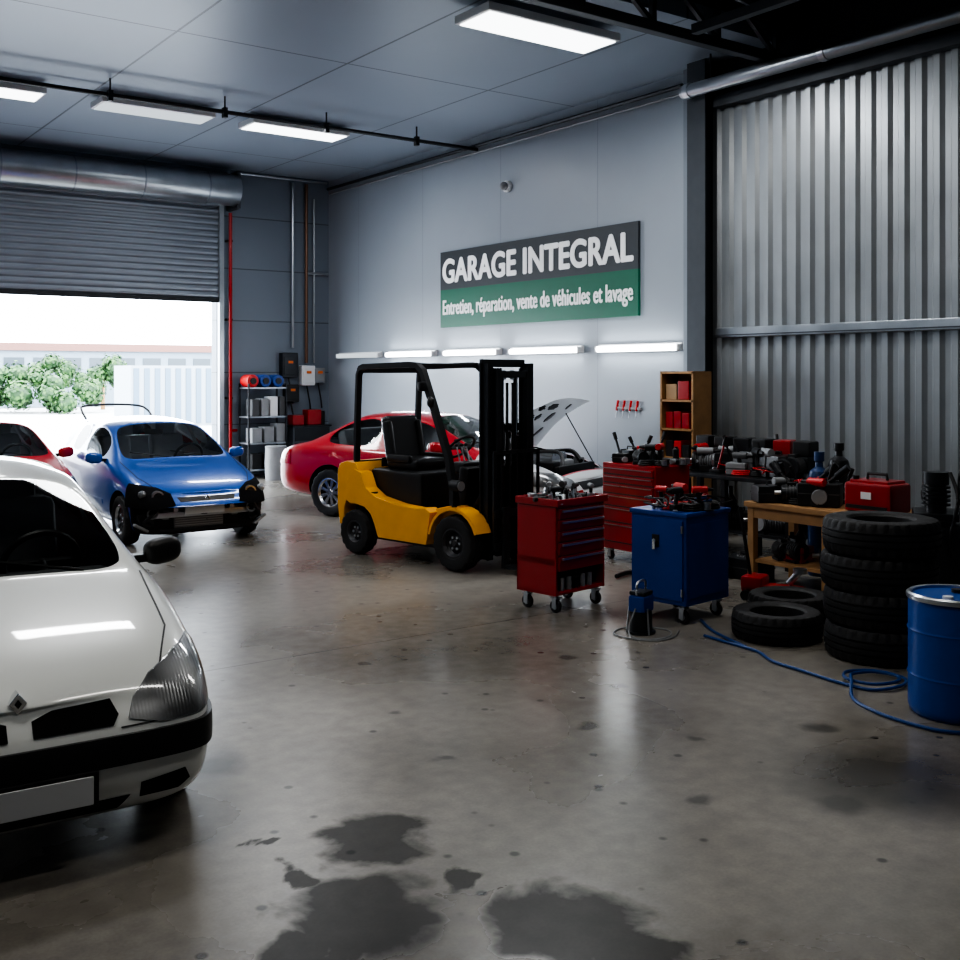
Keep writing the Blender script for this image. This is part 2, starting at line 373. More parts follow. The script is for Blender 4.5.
text('Entretien, réparation, vente de véhicules et lavage', 15.38, 10.74, 3.0, .25, .002, 'lettering_subtitle', .008)

def area(name, loc, rot, sx, sy, power, col, parent):
    l = bpy.data.lights.new(name, 'AREA'); l.shape = 'RECTANGLE'; l.size = sx; l.size_y = sy; l.energy = power; l.color = col
    o = bpy.data.objects.new(name, l); scene.collection.objects.link(o); o.location = loc; o.rotation_euler = rot; o.parent = parent
# wall tubes
def tube_light(name, s0, s1, on):
    b = B(); y1, y0 = BY-s0*1.1, BY-s1*1.1
    b.bx(WX-.05, WX-.001, y0, y1, 2.29, 2.40, WHITEPL, .01); b.rod((WX-.085, y0+.04, 2.335), (WX-.085, y1-.04, 2.335), .042, TUBE if on else PANELDIM, 14)
    b.bx(WX-.12, WX-.05, y0, y0+.04, 2.29, 2.38, WHITEPL, .01); b.bx(WX-.12, WX-.05, y1-.04, y1, 2.29, 2.38, WHITEPL, .01)
    o = b.done(name)
    if on:
        for nm, px, pz, ry, w in (('tube_lamp', WX-.13, 2.335, math.radians(90), 4.5), ('tube_lamp_up', WX-.085, 2.385, math.radians(150), 3.5), ('tube_lamp_down', WX-.085, 2.285, math.radians(30), 3.5)):
            area(nm, (px, (y0+y1)/2, pz), (0, ry, 0), .04, y1-y0-.1, w, (.93, .97, 1), o)
for (a, c, on) in [(.47, 1.96, False), (2.19, 3.65, True), (3.93, 5.35, True), (5.61, 7.14, True), (7.45, 8.92, True)]:
    tube_light('wall_strip_light', a, c, on)
# ceiling lights
def ceil_light(x, y, z, rad=26, zc=CZ, k=1., col=(.97, .985, 1)):
    b = B(); b.bx(x-.82*k, x+.82*k, y-.28*k, y+.28*k, z, z+.09, WHITEPL, .015); b.bx(x-.78*k, x+.78*k, y-.24*k, y+.24*k, z-.012, z+.01, DIFF if rad else PANELDIM)
    for dx in (-.6, .6): b.rod((x+dx, y, z+.08), (x+dx, y, zc), .012, DARKST, 8)
    o = b.done('ceiling_light')
    if rad: area('lamp', (x, y, z-.016), (0, 0, 0), 1.55*k, .47*k, rad*math.pi*1.55*.47*k*k, col, o)
ceil_light(7.45, 9.2, 5.72, 28, k=1.12); ceil_light(7.5, 15.3, 5.74); ceil_light(5.3, 15.35, 5.74, 0); ceil_light(2.95, 15.4, 5.74); ceil_light(3.2, 9.2, 5.72)
ceil_light(-.5, 15.4, 5.74)
ceil_light(3.3, 2.6, 5.75, 18, 6.7, col=(1, .96, .90)); ceil_light(7.6, 5.4, 5.75, 15, 6.7, col=(1, .96, .90)); ceil_light(.2, 5.4, 5.75, 18, 6.7, col=(1, .96, .90))
# conduit run & hangers
b = B()
b.rod((X0, 14.45, 5.68), (WX, 14.45, 5.68), .03, DARKST, 10); b.rod((X0, 14.9, 5.80), (WX, 14.9, 5.80), .02, DARKST, 8)
for k in range(8):
    x = X0+1+k*1.6; b.rod((x, 14.45, 5.68), (x, 14.45, CZ), .012, DARKST, 6); b.bx(x-.03, x+.03, 14.41, 14.49, 5.6, 5.74, DARKST)
b.done('ceiling_conduit')
b = B(); b.tube([(WX-.07, BY-.1, 5.72), (WX-.07, 9.8, 5.72)], .03, DARKST); b.tube([(WX-.05, BY-.1, 5.62), (WX-.05, 9.8, 5.62)], .015, GREY)
b.tube([(DX1+.3, BY-.07, 5.84), (WX-.07, BY-.07, 5.84)], .02, GALV); b.done('wall_conduit')
b = B(); b.rod((WX-.42, 9.45, 5.5), (WX-.42, Y0+.05, 5.5), .085, GALV, 24)
for k in range(7): b.rod((WX-.42, 9.4-k*2, 5.5), (WX-.42, 9.32-k*2, 5.5), .095, STEEL, 24); b.rod((WX-.42, 9.0-k*2, 5.58), (WX-.42, 9.0-k*2, 5.88), .012, DARKST, 6)
b.done('exhaust_duct')
# truss
b = B(); yb = 8.2
b.bx(X0, WX-.03, yb-.06, yb+.06, 5.60, 5.72, COLM, .01); b.bx(X0, WX-.03, yb-.06, yb+.06, 6.42, 6.54, COLM, .01)
x = WX-.2; k = 0
while x > X0+1:
    b.bx(x-.03, x+.03, yb-.03, yb+.03, 5.7, 6.45, COLM); b.tube([(x, yb, 5.7), (x-1.0, yb, 6.44)], 0, COLM, rect=(.05, .05)); x -= 1.0
b.done('roof_truss')
b = B(); b.tube([(8.6, 8.0, 5.66), (8.6, 3, 5.66)], 0, COLM, rect=(.1, .1)); b.tube([(7.2, 8.0, 6.4), (8.6, 7.2, 5.7)], 0, COLM, rect=(.05, .05)); b.tube([(X0, 6.6, 6.1), (WX-.05, 6.6, 6.1)], 0, COLM, rect=(.1, .14))
for xx in (7, 8.6, 10.2): b.tube([(xx, 6.6, 6.1), (xx, 6.6, 6.65)], 0, COLM, rect=(.06, .06))
b.done('roof_bracing')
# back wall pipes
b = B(); b.tube([(8.2, BY-.16, 5.05), (8.2, BY-.16, .3)], .035, REDP)
b.tube([(8.2, BY-.16, .9), (8.35, BY-.1, .9)], .03, REDP)
for z in (1.5, 3, 4.5): b.bx(8.15, 8.25, BY-.16, BY-.001, z, z+.04, DARKST)
b.done('sprinkler_pipe')
b = B(); b.tube([(9.55, BY-.06, 5.78), (9.55, BY-.06, 2.5)], .03, GALV); b.tube([(9.85, BY-.06, 5.78), (9.85, BY-.06, 2.2)], .035, mat('copper_pipe', (.20, .12, .085), .4, .6)); b.tube([(10.02, BY-.06, 5.5), (10.02, BY-.06, 2.2)], .02, GALV)
b.tube([(9.85, BY-.06, 4.0), (WX-.05, BY-.06, 4.0)], .03, GALV)
b.done('service_pipes')
b = B()
for (x, z, w, h, m) in [(9.45, 2.15, .35, .5, DARKST), (9.85, 1.95, .3, .4, WHITEPL), (9.5, 1.6, .3, .35, BLACK), (10.1, 1.95, .25, .3, GREY)]:
    b.box((x, BY-.085, z), (w, .16, h), m, bev=.02); b.box((x, BY-.17, z), (w*.8, .02, h*.75), m, bev=.008); b.bx(x-.05, x+.05, BY-.19, BY-.17, z+.04, z+.09, ORANGE)
    b.tube(catmull([(x, BY-.08, z-h/2), (x+.05, BY-.1, z-h/2-.3), (x+.1, BY-.05, z-h/2-.5)], 5), .015, BLACK)
b.done('electrical_panel')
b = B(); b.rod((WX-.001, 13.6, 4.95), (WX-.06, 13.6, 4.95), .09, WHITEPL, 20); b.sph((WX-.09, 13.6, 4.95), (.07, .07, .07), GREY); b.done('alarm_siren')
b = B()
for k in range(4):
    y = 11.05-k*.13; b.rod((WX-.03, y, 1.62), (WX-.03, y+.03, 1.48), .018, REDB, 10); b.rod((WX-.03, y+.03, 1.48), (WX-.03, y+.05, 1.38), .006, STEEL, 6)
b.bx(WX-.04, WX-.001, 10.6, 11.1, 1.5, 1.53, GREY); b.done('screwdriver_rack')

# ------------------------------------------------------------------ wheels / tyres
def tyre(b, M, R, w, rim, seg=72, m=RUBBER):
    h = w/2
    pr = [(rim, -h*.8), (rim+.02, -h*.95), (R*.86, -h), (R*.95, -h*.93), (R-.006, -h*.78), (R, -h*.5), (R, -h*.42), (R-.012, -h*.40), (R-.012, -h*.32), (R+.002, -h*.30), (R+.003, -h*.05), (R-.01, -h*.03),
          (R-.01, h*.03), (R+.003, h*.05), (R+.002, h*.30), (R-.012, h*.32), (R-.012, h*.40), (R, h*.42), (R, h*.5), (R-.006, h*.78), (R*.95, h*.93), (R*.86, h), (rim+.02, h*.95), (rim, h*.8)]
    if rim > .0: pr += [(rim-.005, h*.4), (rim-.005, -h*.4)]
    fn = lambda j, i, r: r-(.012 if (i in (3, 4, 5, 18, 19, 20) and j % 3 == 0) else 0)
    b.lathe(pr, m, M, seg, closed=True, fn=fn)
def wheel(b, c, R, w, rim, outer, m_rim, spokes=7, steel=False):
    # axis along local y, outer = +1/-1 side
    M = Matrix.Translation(Vector(c)) @ Matrix.Rotation(-math.pi/2*outer, 4, 'X')
    tyre(b, M, R, w, rim, 48)
    h = w/2
    b.lathe([(rim, -h*.8), (rim-.015, -h*.7), (rim-.02, h*.6), (rim+.004, h*.85), (rim-.01, h*.88), (rim-.03, h*.6)], m_rim, M, 40)
    b.lathe([(0, -h*.1), (rim-.02, -h*.1), (rim-.02, -h*.2), (0, -h*.2)], BLACK, M, 32)
    b.lathe([(0, h*.62), (rim*.18, h*.62), (rim*.26, h*.5), (rim*.26, h*.1)], m_rim, M, 24)
    if steel:
        b.lathe([(rim*.26, h*.3), (rim*.5, h*.42), (rim*.75, h*.2), (rim-.01, h*.5)], m_rim, M, 32)
        for k in range(6):
            a = 2*math.pi*k/6; q = M @ Vector((rim*.42*math.cos(a), rim*.42*math.sin(a), h*.42)); q2 = M @ Vector((rim*.42*math.cos(a), rim*.42*math.sin(a), h*.55)); b.rod(q, q2, .014, STEEL, 6)
    else:
        for k in range(spokes):
            a = 2*math.pi*k/spokes
            t = bmesh.new(); bmesh.ops.create_cube(t, size=1); bmesh.ops.scale(t, vec=(rim*.78, rim*.2, h*.25), verts=t.verts)
            for v in t.verts:
                if v.co.x > 0: v.co.y *= 1.5
            bmesh.ops.bevel(t, geom=t.edges[:], offset=.006, segments=2, affect='EDGES')
            b.add(t, m_rim, M @ Matrix.Rotation(a, 4, 'Z') @ Matrix.Translation((rim*.58, 0, h*.48)))

# ------------------------------------------------------------------ cars
HATCH = dict(L=3.80, st=[
    (0.00, .62, .18, .56, .62, .50, .015), (0.08, .74, .13, .60, .67, .60, .02), (0.28, .81, .12, .67, .755, .67, .02), (0.62, .83, .14, .78, .86, .70, .02),
    (1.02, .84, .16, .89, .955, .72, .02), (1.42, .84, .17, .915, 1.175, .64, .035), (1.80, .84, .17, .93, 1.375, .57, .05), (2.35, .84, .17, .94, 1.44, .59, .06),
    (2.95, .84, .17, .96, 1.425, .57, .06), (3.38, .82, .18, .98, 1.35, .54, .05), (3.66, .79, .22, .95, 1.02, .62, .03), (3.76, .72, .25, .82, .88, .57, .02), (3.80, .60, .28, .7, .76, .47, .02)],
    ws=[4, 5], sides=[[5, 6], [7], [8]], rear=[9], ax=(.72, 3.18), R=.29)
COUPE = dict(L=4.55, st=[
    (0, .58, .24, .56, .61, .46, .015), (.1, .74, .20, .60, .67, .6, .02), (.35, .82, .18, .70, .77, .68, .02), (.8, .86, .18, .80, .87, .70, .02),
    (1.30, .87, .18, .87, .94, .72, .02), (1.75, .87, .18, .885, 1.16, .63, .035), (2.15, .87, .18, .895, 1.35, .55, .05), (2.7, .87, .18, .90, 1.405, .56, .06),
    (3.2, .87, .18, .92, 1.36, .54, .05), (3.65, .86, .2, .93, 1.16, .56, .04), (4.0, .84, .22, .93, .98, .64, .02), (4.35, .79, .25, .89, .94, .6, .02), (4.5, .70, .28, .8, .86, .5, .02), (4.55, .56, .3, .7, .78, .42, .02)],
    ws=[4, 5], sides=[[5, 6], [7, 8]], rear=[8, 9], ax=(.85, 3.5), R=.315)

def temp_obj(me):
    o = bpy.data.objects.new('tmp', me); scene.collection.objects.link(o); return o
def evalmesh(o):
    bpy.context.view_layer.update(); dg = bpy.context.evaluated_depsgraph_get()
    return bpy.data.meshes.new_from_object(o.evaluated_get(dg))
def boolean(me, cutter_b, op, mats=None):
    cm = bpy.data.meshes.new('c'); cutter_b.bm.to_mesh(cm); cutter_b.bm.free()
    if mats:
        for m in mats: cm.materials.append(m)
        for p in cm.polygons: p.material_index = 2
    a, c = temp_obj(me), temp_obj(cm)
    md = a.modifiers.new('b', 'BOOLEAN'); md.operation = op; md.solver = 'EXACT'; md.object = c
    r = evalmesh(a); bpy.data.objects.remove(a); bpy.data.objects.remove(c); return r
def car(name, spec, paint, loc, rz, cfg):
    L = spec['L']; st = spec['st']; hl = L/2; n = len(st)
    t = bmesh.new(); rows = []
    nose = [-.10, -.08, -.02, 0, -.03, -.09, -.12, -.11, -.10]
    for si, (f, w, zb, zs, zt, wt, dz) in enumerate(st):
        wgt = {0: 1, 1: .8, 2: .3}.get(si, 0) - {n-1: .6, n-2: .5}.get(si, 0)
        pts = [(0, zb), (.8*w, zb), (.97*w, zb+.07), (w, (zb+zs)/2), (.985*w, zs-.07), (.945*w, zs), (wt, zt-dz), (wt*.55, zt-.008), (0, zt)]
        xs = [hl-f+o*wgt for o in nose]
        R_ = [t.verts.new((x, -p[0], p[1])) for x, p in zip(xs, pts)]
        L_ = [R_[0]]+[t.verts.new((x, p[0], p[1])) for x, p in list(zip(xs, pts))[1:8]]+[R_[8]]
        rows.append((R_, L_))
    F = {}
    for i in range(n-1):
        for k in range(8):
            for sd in (0, 1):
                a, c = rows[i][sd], rows[i+1][sd]
                F[(i, k, sd)] = t.faces.new((a[k], a[k+1], c[k+1], c[k]))
    for row in (rows[0], rows[-1]):
        R_, L_ = row
        t.faces.new((R_[0], R_[1], L_[1]))
        for k in range(1, 7): t.faces.new((R_[k], R_[k+1], L_[k+1], L_[k]))
        t.faces.new((R_[7], R_[8], L_[7]))
    bmesh.ops.recalc_face_normals(t, faces=t.faces)
    cl = t.edges.layers.float.get('crease_edge') or t.edges.layers.float.new('crease_edge')
    def win(fs, th):
        fs = list(fs)
        bmesh.ops.inset_region(t, faces=fs, thickness=th, use_even_offset=True, use_boundary=True)
        S_ = set(fs)
        for f in fs:
            f.material_index = 1
            for e in f.edges:
                if not all(x in S_ for x in e.link_faces): e[cl] = .8
    win([F[(i, k, s)] for i in spec['ws'] for k in (6, 7) for s in (0, 1)], .03)
    win([F[(i, k, s)] for i in spec['rear'] for k in (6, 7) for s in (0, 1)], .045)
    for s in (0, 1):
        for g in spec['sides']: win([F[(i, 5, s)] for i in g], .03)
    me = bpy.data.meshes.new('cage'); t.to_mesh(me); t.free()
    mats = [paint, GLASS, BLACK]
    for m in mats: me.materials.append(m)
    o = temp_obj(me); sm = o.modifiers.new('s', 'SUBSURF'); sm.levels = cfg.get('lv', 2); sm.render_levels = sm.levels
    body = evalmesh(o); bpy.data.objects.remove(o)
    solid = body.copy()
    R = spec['R']; hw = .83 if L < 4 else .87
    cut = B()
    for f in spec['ax']:
        for s in (-1, 1): cut.rod((hl-f, s*.52, R), (hl-f, s*1.1, R), R+.055, BLACK, 40)
    for c in cfg.get('cuts', []): cut.bx(*c, BLACK)
    body = boolean(body, cut, 'DIFFERENCE', mats)
    root = empty(name, loc, rz, cfg.get('scale', 1.))
    def put(me, nm):
        for p in me.polygons: p.use_smooth = True
        me.set_sharp_from_angle(angle=math.radians(40)); me.name = nm
        o = bpy.data.objects.new(nm, me); scene.collection.objects.link(o); o.parent = root; return o
    put(body, 'body')
    def piece(nm, m, prisms, k=1., src=None):
        cb = B()
        for plane, poly, a0, a1, mir in prisms:
            cb.prism(poly, a0, a1, plane, BLACK)
            if mir:
                if plane == 'yz': cb.prism([(-p[0], p[1]) for p in poly], a0, a1, plane, BLACK)
                elif plane == 'xz': cb.prism(poly, -a0, -a1, plane, BLACK)
                else: cb.prism([(p[0], -p[1]) for p in poly], a0, a1, plane, BLACK)
        r = boolean((src or solid).copy(), cb, 'INTERSECT')
        r.materials.clear(); r.materials.append(m)
        for p in r.polygons: p.material_index = 0
        for v in r.vertices: v.co.x *= 1+.0025*k; v.co.y *= 1+.006*k; v.co.z += .002*k
        return put(r, nm)
    # panel gaps (doors, bonnet)
    g = .006
    gaps = []
    for x in cfg['doors']: gaps.append(('xz', [(x-g, .24), (x+g, .24), (x+g, .90), (x-g, .90)], .6, 1.1, True))
    x1, x2 = cfg['doors'][0], cfg['doors'][-1]
    gaps.append(('xz', [(x2, .24), (x1, .24), (x1, .252), (x2, .252)], .6, 1.1, True))
    piece('panel_gaps', BLACK, gaps, .5)
    if cfg.get('hoodline', True):
        xc = hl-1.04
        piece('bonnet_gap', BLACK, [('xy', [(xc, .70), (hl-.5, .665), (hl-.22, .56), (hl-.22, .568), (hl-.5, .673), (xc, .708)], .6, 1.2, True)], .7)
    piece('side_molding', cfg.get('molding', BLACK), [('xz', [(x2+.03, .42), (x1-.03, .42), (x1-.03, .48), (x2+.03, .48)], .7, 1.1, True)], 1.6)
    for nm, m, pr, k in cfg['pieces'](hl): piece(nm, m, pr, k)
    # wheels
    for i, f in enumerate(spec['ax']):
        for s in (-1, 1):
            b = B(); wheel(b, (hl-f, s*(hw-.10), R), R, .19, R*.6, s, cfg.get('rim', ALLOY), cfg.get('spokes', 7)); b.done('wheel', parent=root)
    # mirrors, wipers, interior
    b = B(); xm = hl-(1.38 if L < 4 else 1.75)
    for s in (-1, 1):
        b.sbox((xm, s*(hw+.085), .975), (.055, .10, .068), cfg.get('mirror', BLACK), rot=(s*.1, 0, s*.25), e=.7)
        b.tube([(xm-.02, s*(hw-.10), .94), (xm-.01, s*(hw+.03), .945)], 0, BLACK, rect=(.07, .04)); b.sbox((xm-.05, s*(hw+.085), .975), (.008, .085, .052), CHROME, rot=(s*.1, 0, s*.25))
    for yy in (-.05, .45): b.tube([(hl-1.06 if L < 4 else hl-1.34, yy, .965), (hl-1.22 if L < 4 else hl-1.5, yy-.48, 1.035)], .008, BLACK, 6)
    b.done('mirrors_and_wipers', parent=root)
    b = B(); xc = hl-(1.05 if L < 4 else 1.35)
    b.bx(hl-L+.5, xc, -.68, .68, .3, .5, SEATM); b.box((xc-.28, 0, .80), (.42, 1.36, .22), DASHM, bev=.06)
    for s in (-.36, .36):
        b.box((xc-1.05, s, .58), (.5, .48, .18), SEATM, bev=.06); b.box((xc-1.36, s, .88), (.16, .46, .62), SEATM, rot=(0, -.25, 0), bev=.06); b.box((xc-1.46, s, 1.24), (.1, .26, .18), SEATM, bev=.04)
    b.box((xc-2.1, 0, .84), (.16, 1.2, .6), SEATM, rot=(0, -.25, 0), bev=.06); b.box((xc-1.85, 0, .56), (.45, 1.2, .18), SEATM, bev=.05)
    b.torus((xc-.58, .36, .92), .185, .018, BLACK, rot=(0, -1.15, 0)); b.rod((xc-.58, .36, .92), (xc-.3, .36, .80), .03, BLACK)
    b.box((xc-.58, .36, .92), (.04, .32, .05), BLACK, rot=(0, .4, 0), bev=.01)
    b.box((hl-(1.9 if L < 4 else 2.25), 0, 1.24), (.02, .24, .07), BLACK, bev=.01)
    b.done('interior', parent=root)
    return root

def hatch_pieces(hl):
    hd = [(.40, .53), (.43, .60), (.51, .665), (.65, .72), (.78, .75), (.82, .745), (.86, .62), (.84, .53), (.72, .505), (.53, .50)]
    return [('headlights', LAMP, [('yz', hd, hl-.50, hl+.1, True)], 1.3),
             ('grille', MATTE, [('yz', [(.045, .515), (.045, .57), (.12, .595), (.34, .605), (.365, .55), (.34, .515)], hl-.3, hl+.1, True)], 1.),
             ('bumper_strip', BLACK, [('yz', [(-1, .365), (1, .365), (1, .475), (-1, .475)], hl-.5, hl+.1, False), ('yz', [(-1, .40), (1, .40), (1, .50), (-1, .50)], -hl-.1, -hl+.5, False)], 3.),
             ('fog_slots', MATTE, [('yz', [(.44, .215), (.44, .28), (.62, .30), (.645, .25), (.6, .215)], hl-.4, hl+.1, True)], 1.),
             ('lower_intake', MATTE, [('yz', [(-.36, .175), (.36, .175), (.40, .235), (-.40, .235)], hl-.4, hl+.1, False)], 1.),
             ('tail_lights', TAILR, [('yz', [(.5, .62), (.9, .62), (.9, .9), (.56, .88)], -hl-.1, -hl+.3, True)], 1.2),
             ('bumper_gap', BLACK, [('yz', [(-1, .510), (-.37, .502), (-.37, .506), (-1, .514)], hl-.5, hl+.1, False), ('yz', [(1, .510), (.37, .502), (.37, .506), (1, .514)], hl-.5, hl+.1, False)], .6)]
# white foreground car
wc = car('hatchback_car', HATCH, PW, (1.14, 6.46, 0), math.radians(-93.3), dict(lv=3, doors=[.62, -.45, -1.1], pieces=hatch_pieces, rim=ALLOY, scale=1.05))
b = B(); hl = 1.9
b.box((hl+.012, 0, .305), (.02, .50, .11), WHITEPL, bev=.005); b.box((hl+.006, 0, .305), (.02, .54, .14), BLACK, bev=.005)
b.prism([(0, .60), (.034, .642), (0, .685), (-.034, .642)], hl-.17, hl-.11, 'yz', CHROME, .004); b.prism([(0, .625), (.013, .642), (0, .66), (-.013, .642)], hl-.14, hl-.107, 'yz', BLACK)
b.done('plate_and_badge', parent=wc)

# blue car, front bumper and lamps removed
def blue_pieces(hl):
    hd = [(.38, .49), (.41, .62), (.54, .69), (.76, .73), (.90, .71), (.90, .47), (.55, .455)]
    return [('headlight_cavities', MATTE, [('yz', hd, hl-.5, hl+.1, True)], 1.), ('grille', BLACK, [('yz', [(-.32, .525), (.32, .525), (.35, .575), (-.35, .575)], hl-.4, hl+.1, False)], 1.),
            ('tail_lights', TAILR, [('yz', [(.5, .62), (.9, .62), (.9, .9), (.56, .88)], -hl-.1, -hl+.3, True)], 1.2)]
bc = car('hatchback_car', HATCH, PB, (4.77, 13.83, 0), math.radians(-90), dict(lv=2, doors=[.62, -.45, -1.1], pieces=blue_pieces, rim=ALLOY, molding=PB, mirror=PB,
         cuts=[(hl-.36, hl+.2, -.95, .95, 0, .47)]))
b = B()
b.bx(hl-.355, hl-.33, -.30, .30, .20, .46, GREY); 
for k in range(9): b.bx(hl-.33, hl-.322, -.29, .29, .22+k*.026, .226+k*.026, STEEL)
b.bx(hl-.29, hl-.24, -.60, .60, .33, .40, STEEL, .012); b.bx(hl-.30, hl-.26, -.5, .5, .17, .20, DARKST, .01)
for s in (-1, 1):
    b.bx(hl-.5, hl-.26, s*.42-.04, s*.42+.04, .31, .42, GREY, .01)
    b.rod((hl-.28, s*.56, .585), (hl-.13, s*.56, .585), .075, STEEL, 20); b.rod((hl-.16, s*.56, .585), (hl-.125, s*.56, .585), .055, BLACK, 20); b.sph((hl-.20, s*.72, .62), (.05, .05, .05), LAMP)
    b.tube(catmull([(hl-.2, s*.5, .5), (hl-.12, s*.62, .40), (hl-.2, s*.7, .30), (hl-.25, s*.6, .26)], 5), .02, BLACK)
    b.box((hl-.30, s*.66, .33), (.12, .16, .18), DARKST, bev=.02, rot=(.3, .2, 0)); b.torus((hl-.20, s*.60, .40), .055, .014, GREY, rot=(0, 1.57, 0), seg=18)
    b.box((hl-.24, s*.72, .24), (.06, .2, .03), GREY, rot=(.5*s, 0, .3), bev=.008); b.rod((hl-.22, s*.34, .43), (hl-.16, s*.34, .43), .03, STEEL, 14)
b.bx(hl-.16, hl-.14, -.24, .24, .37, .47, WHITEPL, .003); b.prism([(0, .50), (.036, .545), (0, .59), (-.036, .545)], hl-.11, hl-.07, 'yz', CHROME, .004)
b.bx(hl-.30, hl-.15, -.03, .03, .36, .42, DARKST)
b.done('exposed_front_frame', parent=bc)
b = B(); pts = [(-1.40, -.46, 1.37), (-1.6, -.46, 1.47), (-1.80, -.38, 1.53), (-1.84, 0, 1.55), (-1.80, .38, 1.53), (-1.6, .46, 1.47), (-1.40, .46, 1.37)]
b.tube(catmull(pts, 5), .016, DASHM)
b.done('roof_bar', parent=bc)
# second red hatch by the door
car('hatchback_car', HATCH, PR, (2.94, 15.05, 0), math.radians(-90), dict(lv=2, doors=[.62, -.45, -1.1], pieces=hatch_pieces, molding=PR, mirror=PR))
# red coupe with bonnet up
def coupe_pieces(hl):
    return [('headlights', LAMP, [('yz', [(.45, .55), (.47, .62), (.62, .70), (.92, .74), (.92, .56), (.6, .53)], hl-.5, hl+.1, True)], 3.),
            ('front_wings', SILV, [('xz', [(hl-1.26, .50), (hl-1.26, 1.1), (hl+.1, 1.1), (hl+.1, .1), (hl-.45, .1), (hl-.47, .45), (hl-.62, .64), (hl-.85, .70), (hl-1.08, .64), (hl-1.2, .50)], .605, 1.2, True)], 1.5),
            ('front_panel', SILV, [('yz', [(-.6, .1), (.6, .1), (.6, 1), (-.6, 1)], hl-.22, hl+.1, False)], 1.5),
            ('grille', BLACK, [('yz', [(-.36, .50), (.36, .50), (.38, .585), (-.38, .585)], hl-.4, hl+.1, False)], 3.),
            ('tail_lights', TAILR, [('yz', [(.42, .66), (.95, .66), (.95, .86), (.46, .84)], -hl-.1, -hl+.35, True)], 1.5)]
h2 = COUPE['L']/2
cc = car('coupe_car', COUPE, PR, (8.44, 12.58, 0), math.radians(-66.9), dict(lv=2, doors=[.80, -.62], pieces=coupe_pieces, molding=PR, mirror=PR, rim=ALLOY, spokes=9, hoodline=False, scale=1.06,
          cuts=[(h2-1.2, h2-.24, -.60, .60, .42, 1.3)]))
b = B()   # engine bay + bonnet
b.box((h2-.72, 0, .64), (.5, .55, .34), GREY, bev=.03); b.box((h2-.72, 0, .83), (.36, .42, .08), STEEL, bev=.02)
for k in range(4): b.rod((h2-.85, -.15+k*.1, .88), (h2-.55, -.15+k*.1, .88), .025, STEEL)
b.box((h2-.95, .45, .72), (.2, .18, .2), BLACK, bev=.02); b.rod((h2-.9, -.45, .55), (h2-.9, -.45, .86), .09, WHITEPL); b.rod((h2-.5, .45, .5), (h2-.5, .45, .82), .07, GREY); b.box((h2-.5, -.4, .74), (.24, .2, .16), BLACK, bev=.02)
b.box((h2-.33, 0, .62), (.06, 1.0, .3), BLACK, bev=.01); b.tube(catmull([(h2-.4, .3, .78), (h2-.6, .4, .9), (h2-.9, .2, .86)], 6), .03, BLACK); b.tube(catmull([(h2-.35, -.3, .75), (h2-.5, -.15, .92), (h2-1.0, -.2, .88)], 6), .025, DASHM)
b.done('engine', parent=cc)
b = B(); t = bmesh.new(); N, Mn = 10, 12; grid = []
for i in range(N+1):
    u = i/N; row = []
    for j in range(Mn+1):
        v = j/Mn*2-1; w = .66-.07*u**2
        row.append(t.verts.new((1.02*u, v*w, .06*(1-v*v)+.05*math.sin(u*math.pi)-.06*u**3)))
    grid.append(row)
for i in range(N):
    for j in range(Mn): t.faces.new((grid[i][j], grid[i+1][j], grid[i+1][j+1], grid[i][j+1]))
bmesh.ops.solidify(t, geom=t.faces[:], thickness=.02); bmesh.ops.recalc_face_normals(t, faces=t.faces)
MB = Matrix.Translation((h2-1.22, 0, .92)) @ Matrix.Rotation(math.radians(-40), 4, 'Y')
b.add(t, SILV, MB)
for (x, y, w, h) in [(.25, -.38, .18, .16), (.25, .38, .18, .16), (.25, 0, .16, .20), (.55, -.3, .16, .20), (.55, .3, .16, .20), (.8, 0, .10, .22), (.82, .36, .09, .12), (.82, -.36, .09, .12), (.55, 0, .12, .10)]:
    t = bmesh.new(); bmesh.ops.create_cube(t, size=1); bmesh.ops.scale(t, vec=(w, h, .012), verts=t.verts); bmesh.ops.bevel(t, geom=[e for e in t.edges if abs(e.verts[0].co.z-e.verts[1].co.z) > .005], offset=.035, segments=3, affect='EDGES')
    zc = .06*(1-(y/.63)**2)+.05*math.sin(x/1.02*math.pi)-.06*(x/1.02)**3
    b.add(t, DARKST, MB @ Matrix.Translation((x, y, zc-.022)) @ Matrix.Rotation(.19*y/.4, 4, 'X'))
b.rod((h2-.3, .5, .72), MB @ Vector((.7, .45, 0)), .008, BLACK, 8)
b.done('raised_bonnet', parent=cc)

# ------------------------------------------------------------------ forklift
fk = empty('forklift', (6.54, 9.83, 0), math.atan2(-.98, .18))
def squash(b, xr=-.80, k=.66):
    for v in b.bm.verts:
        if v.co.x < xr: v.co.x = xr+(v.co.x-xr)*k
b = B()
for s in (-1, 1):
    for (x, R, w) in ((-.775, .245, .17), (.775, .285, .2)):
        M = (x, s*.47, R); wheel(b, M, R, w, R*.52, s, RIMDK, steel=True)
b.done('wheels', parent=fk)
b = B()
# counterweight
cw = [(-1.20, .30), (-1.26, .52), (-1.26, .90), (-1.20, .99), (-1.02, 1.02), (-.78, 1.01), (-.74, .92), (-.74, .62), (-1.0, .60), (-1.08, .5), (-1.10, .30)]
b.prism(cw, -.52, .52, 'xz', YEL, .02)
b.bx(-1.15, -.78, -.34, .34, .22, .62, DARKST, .02)
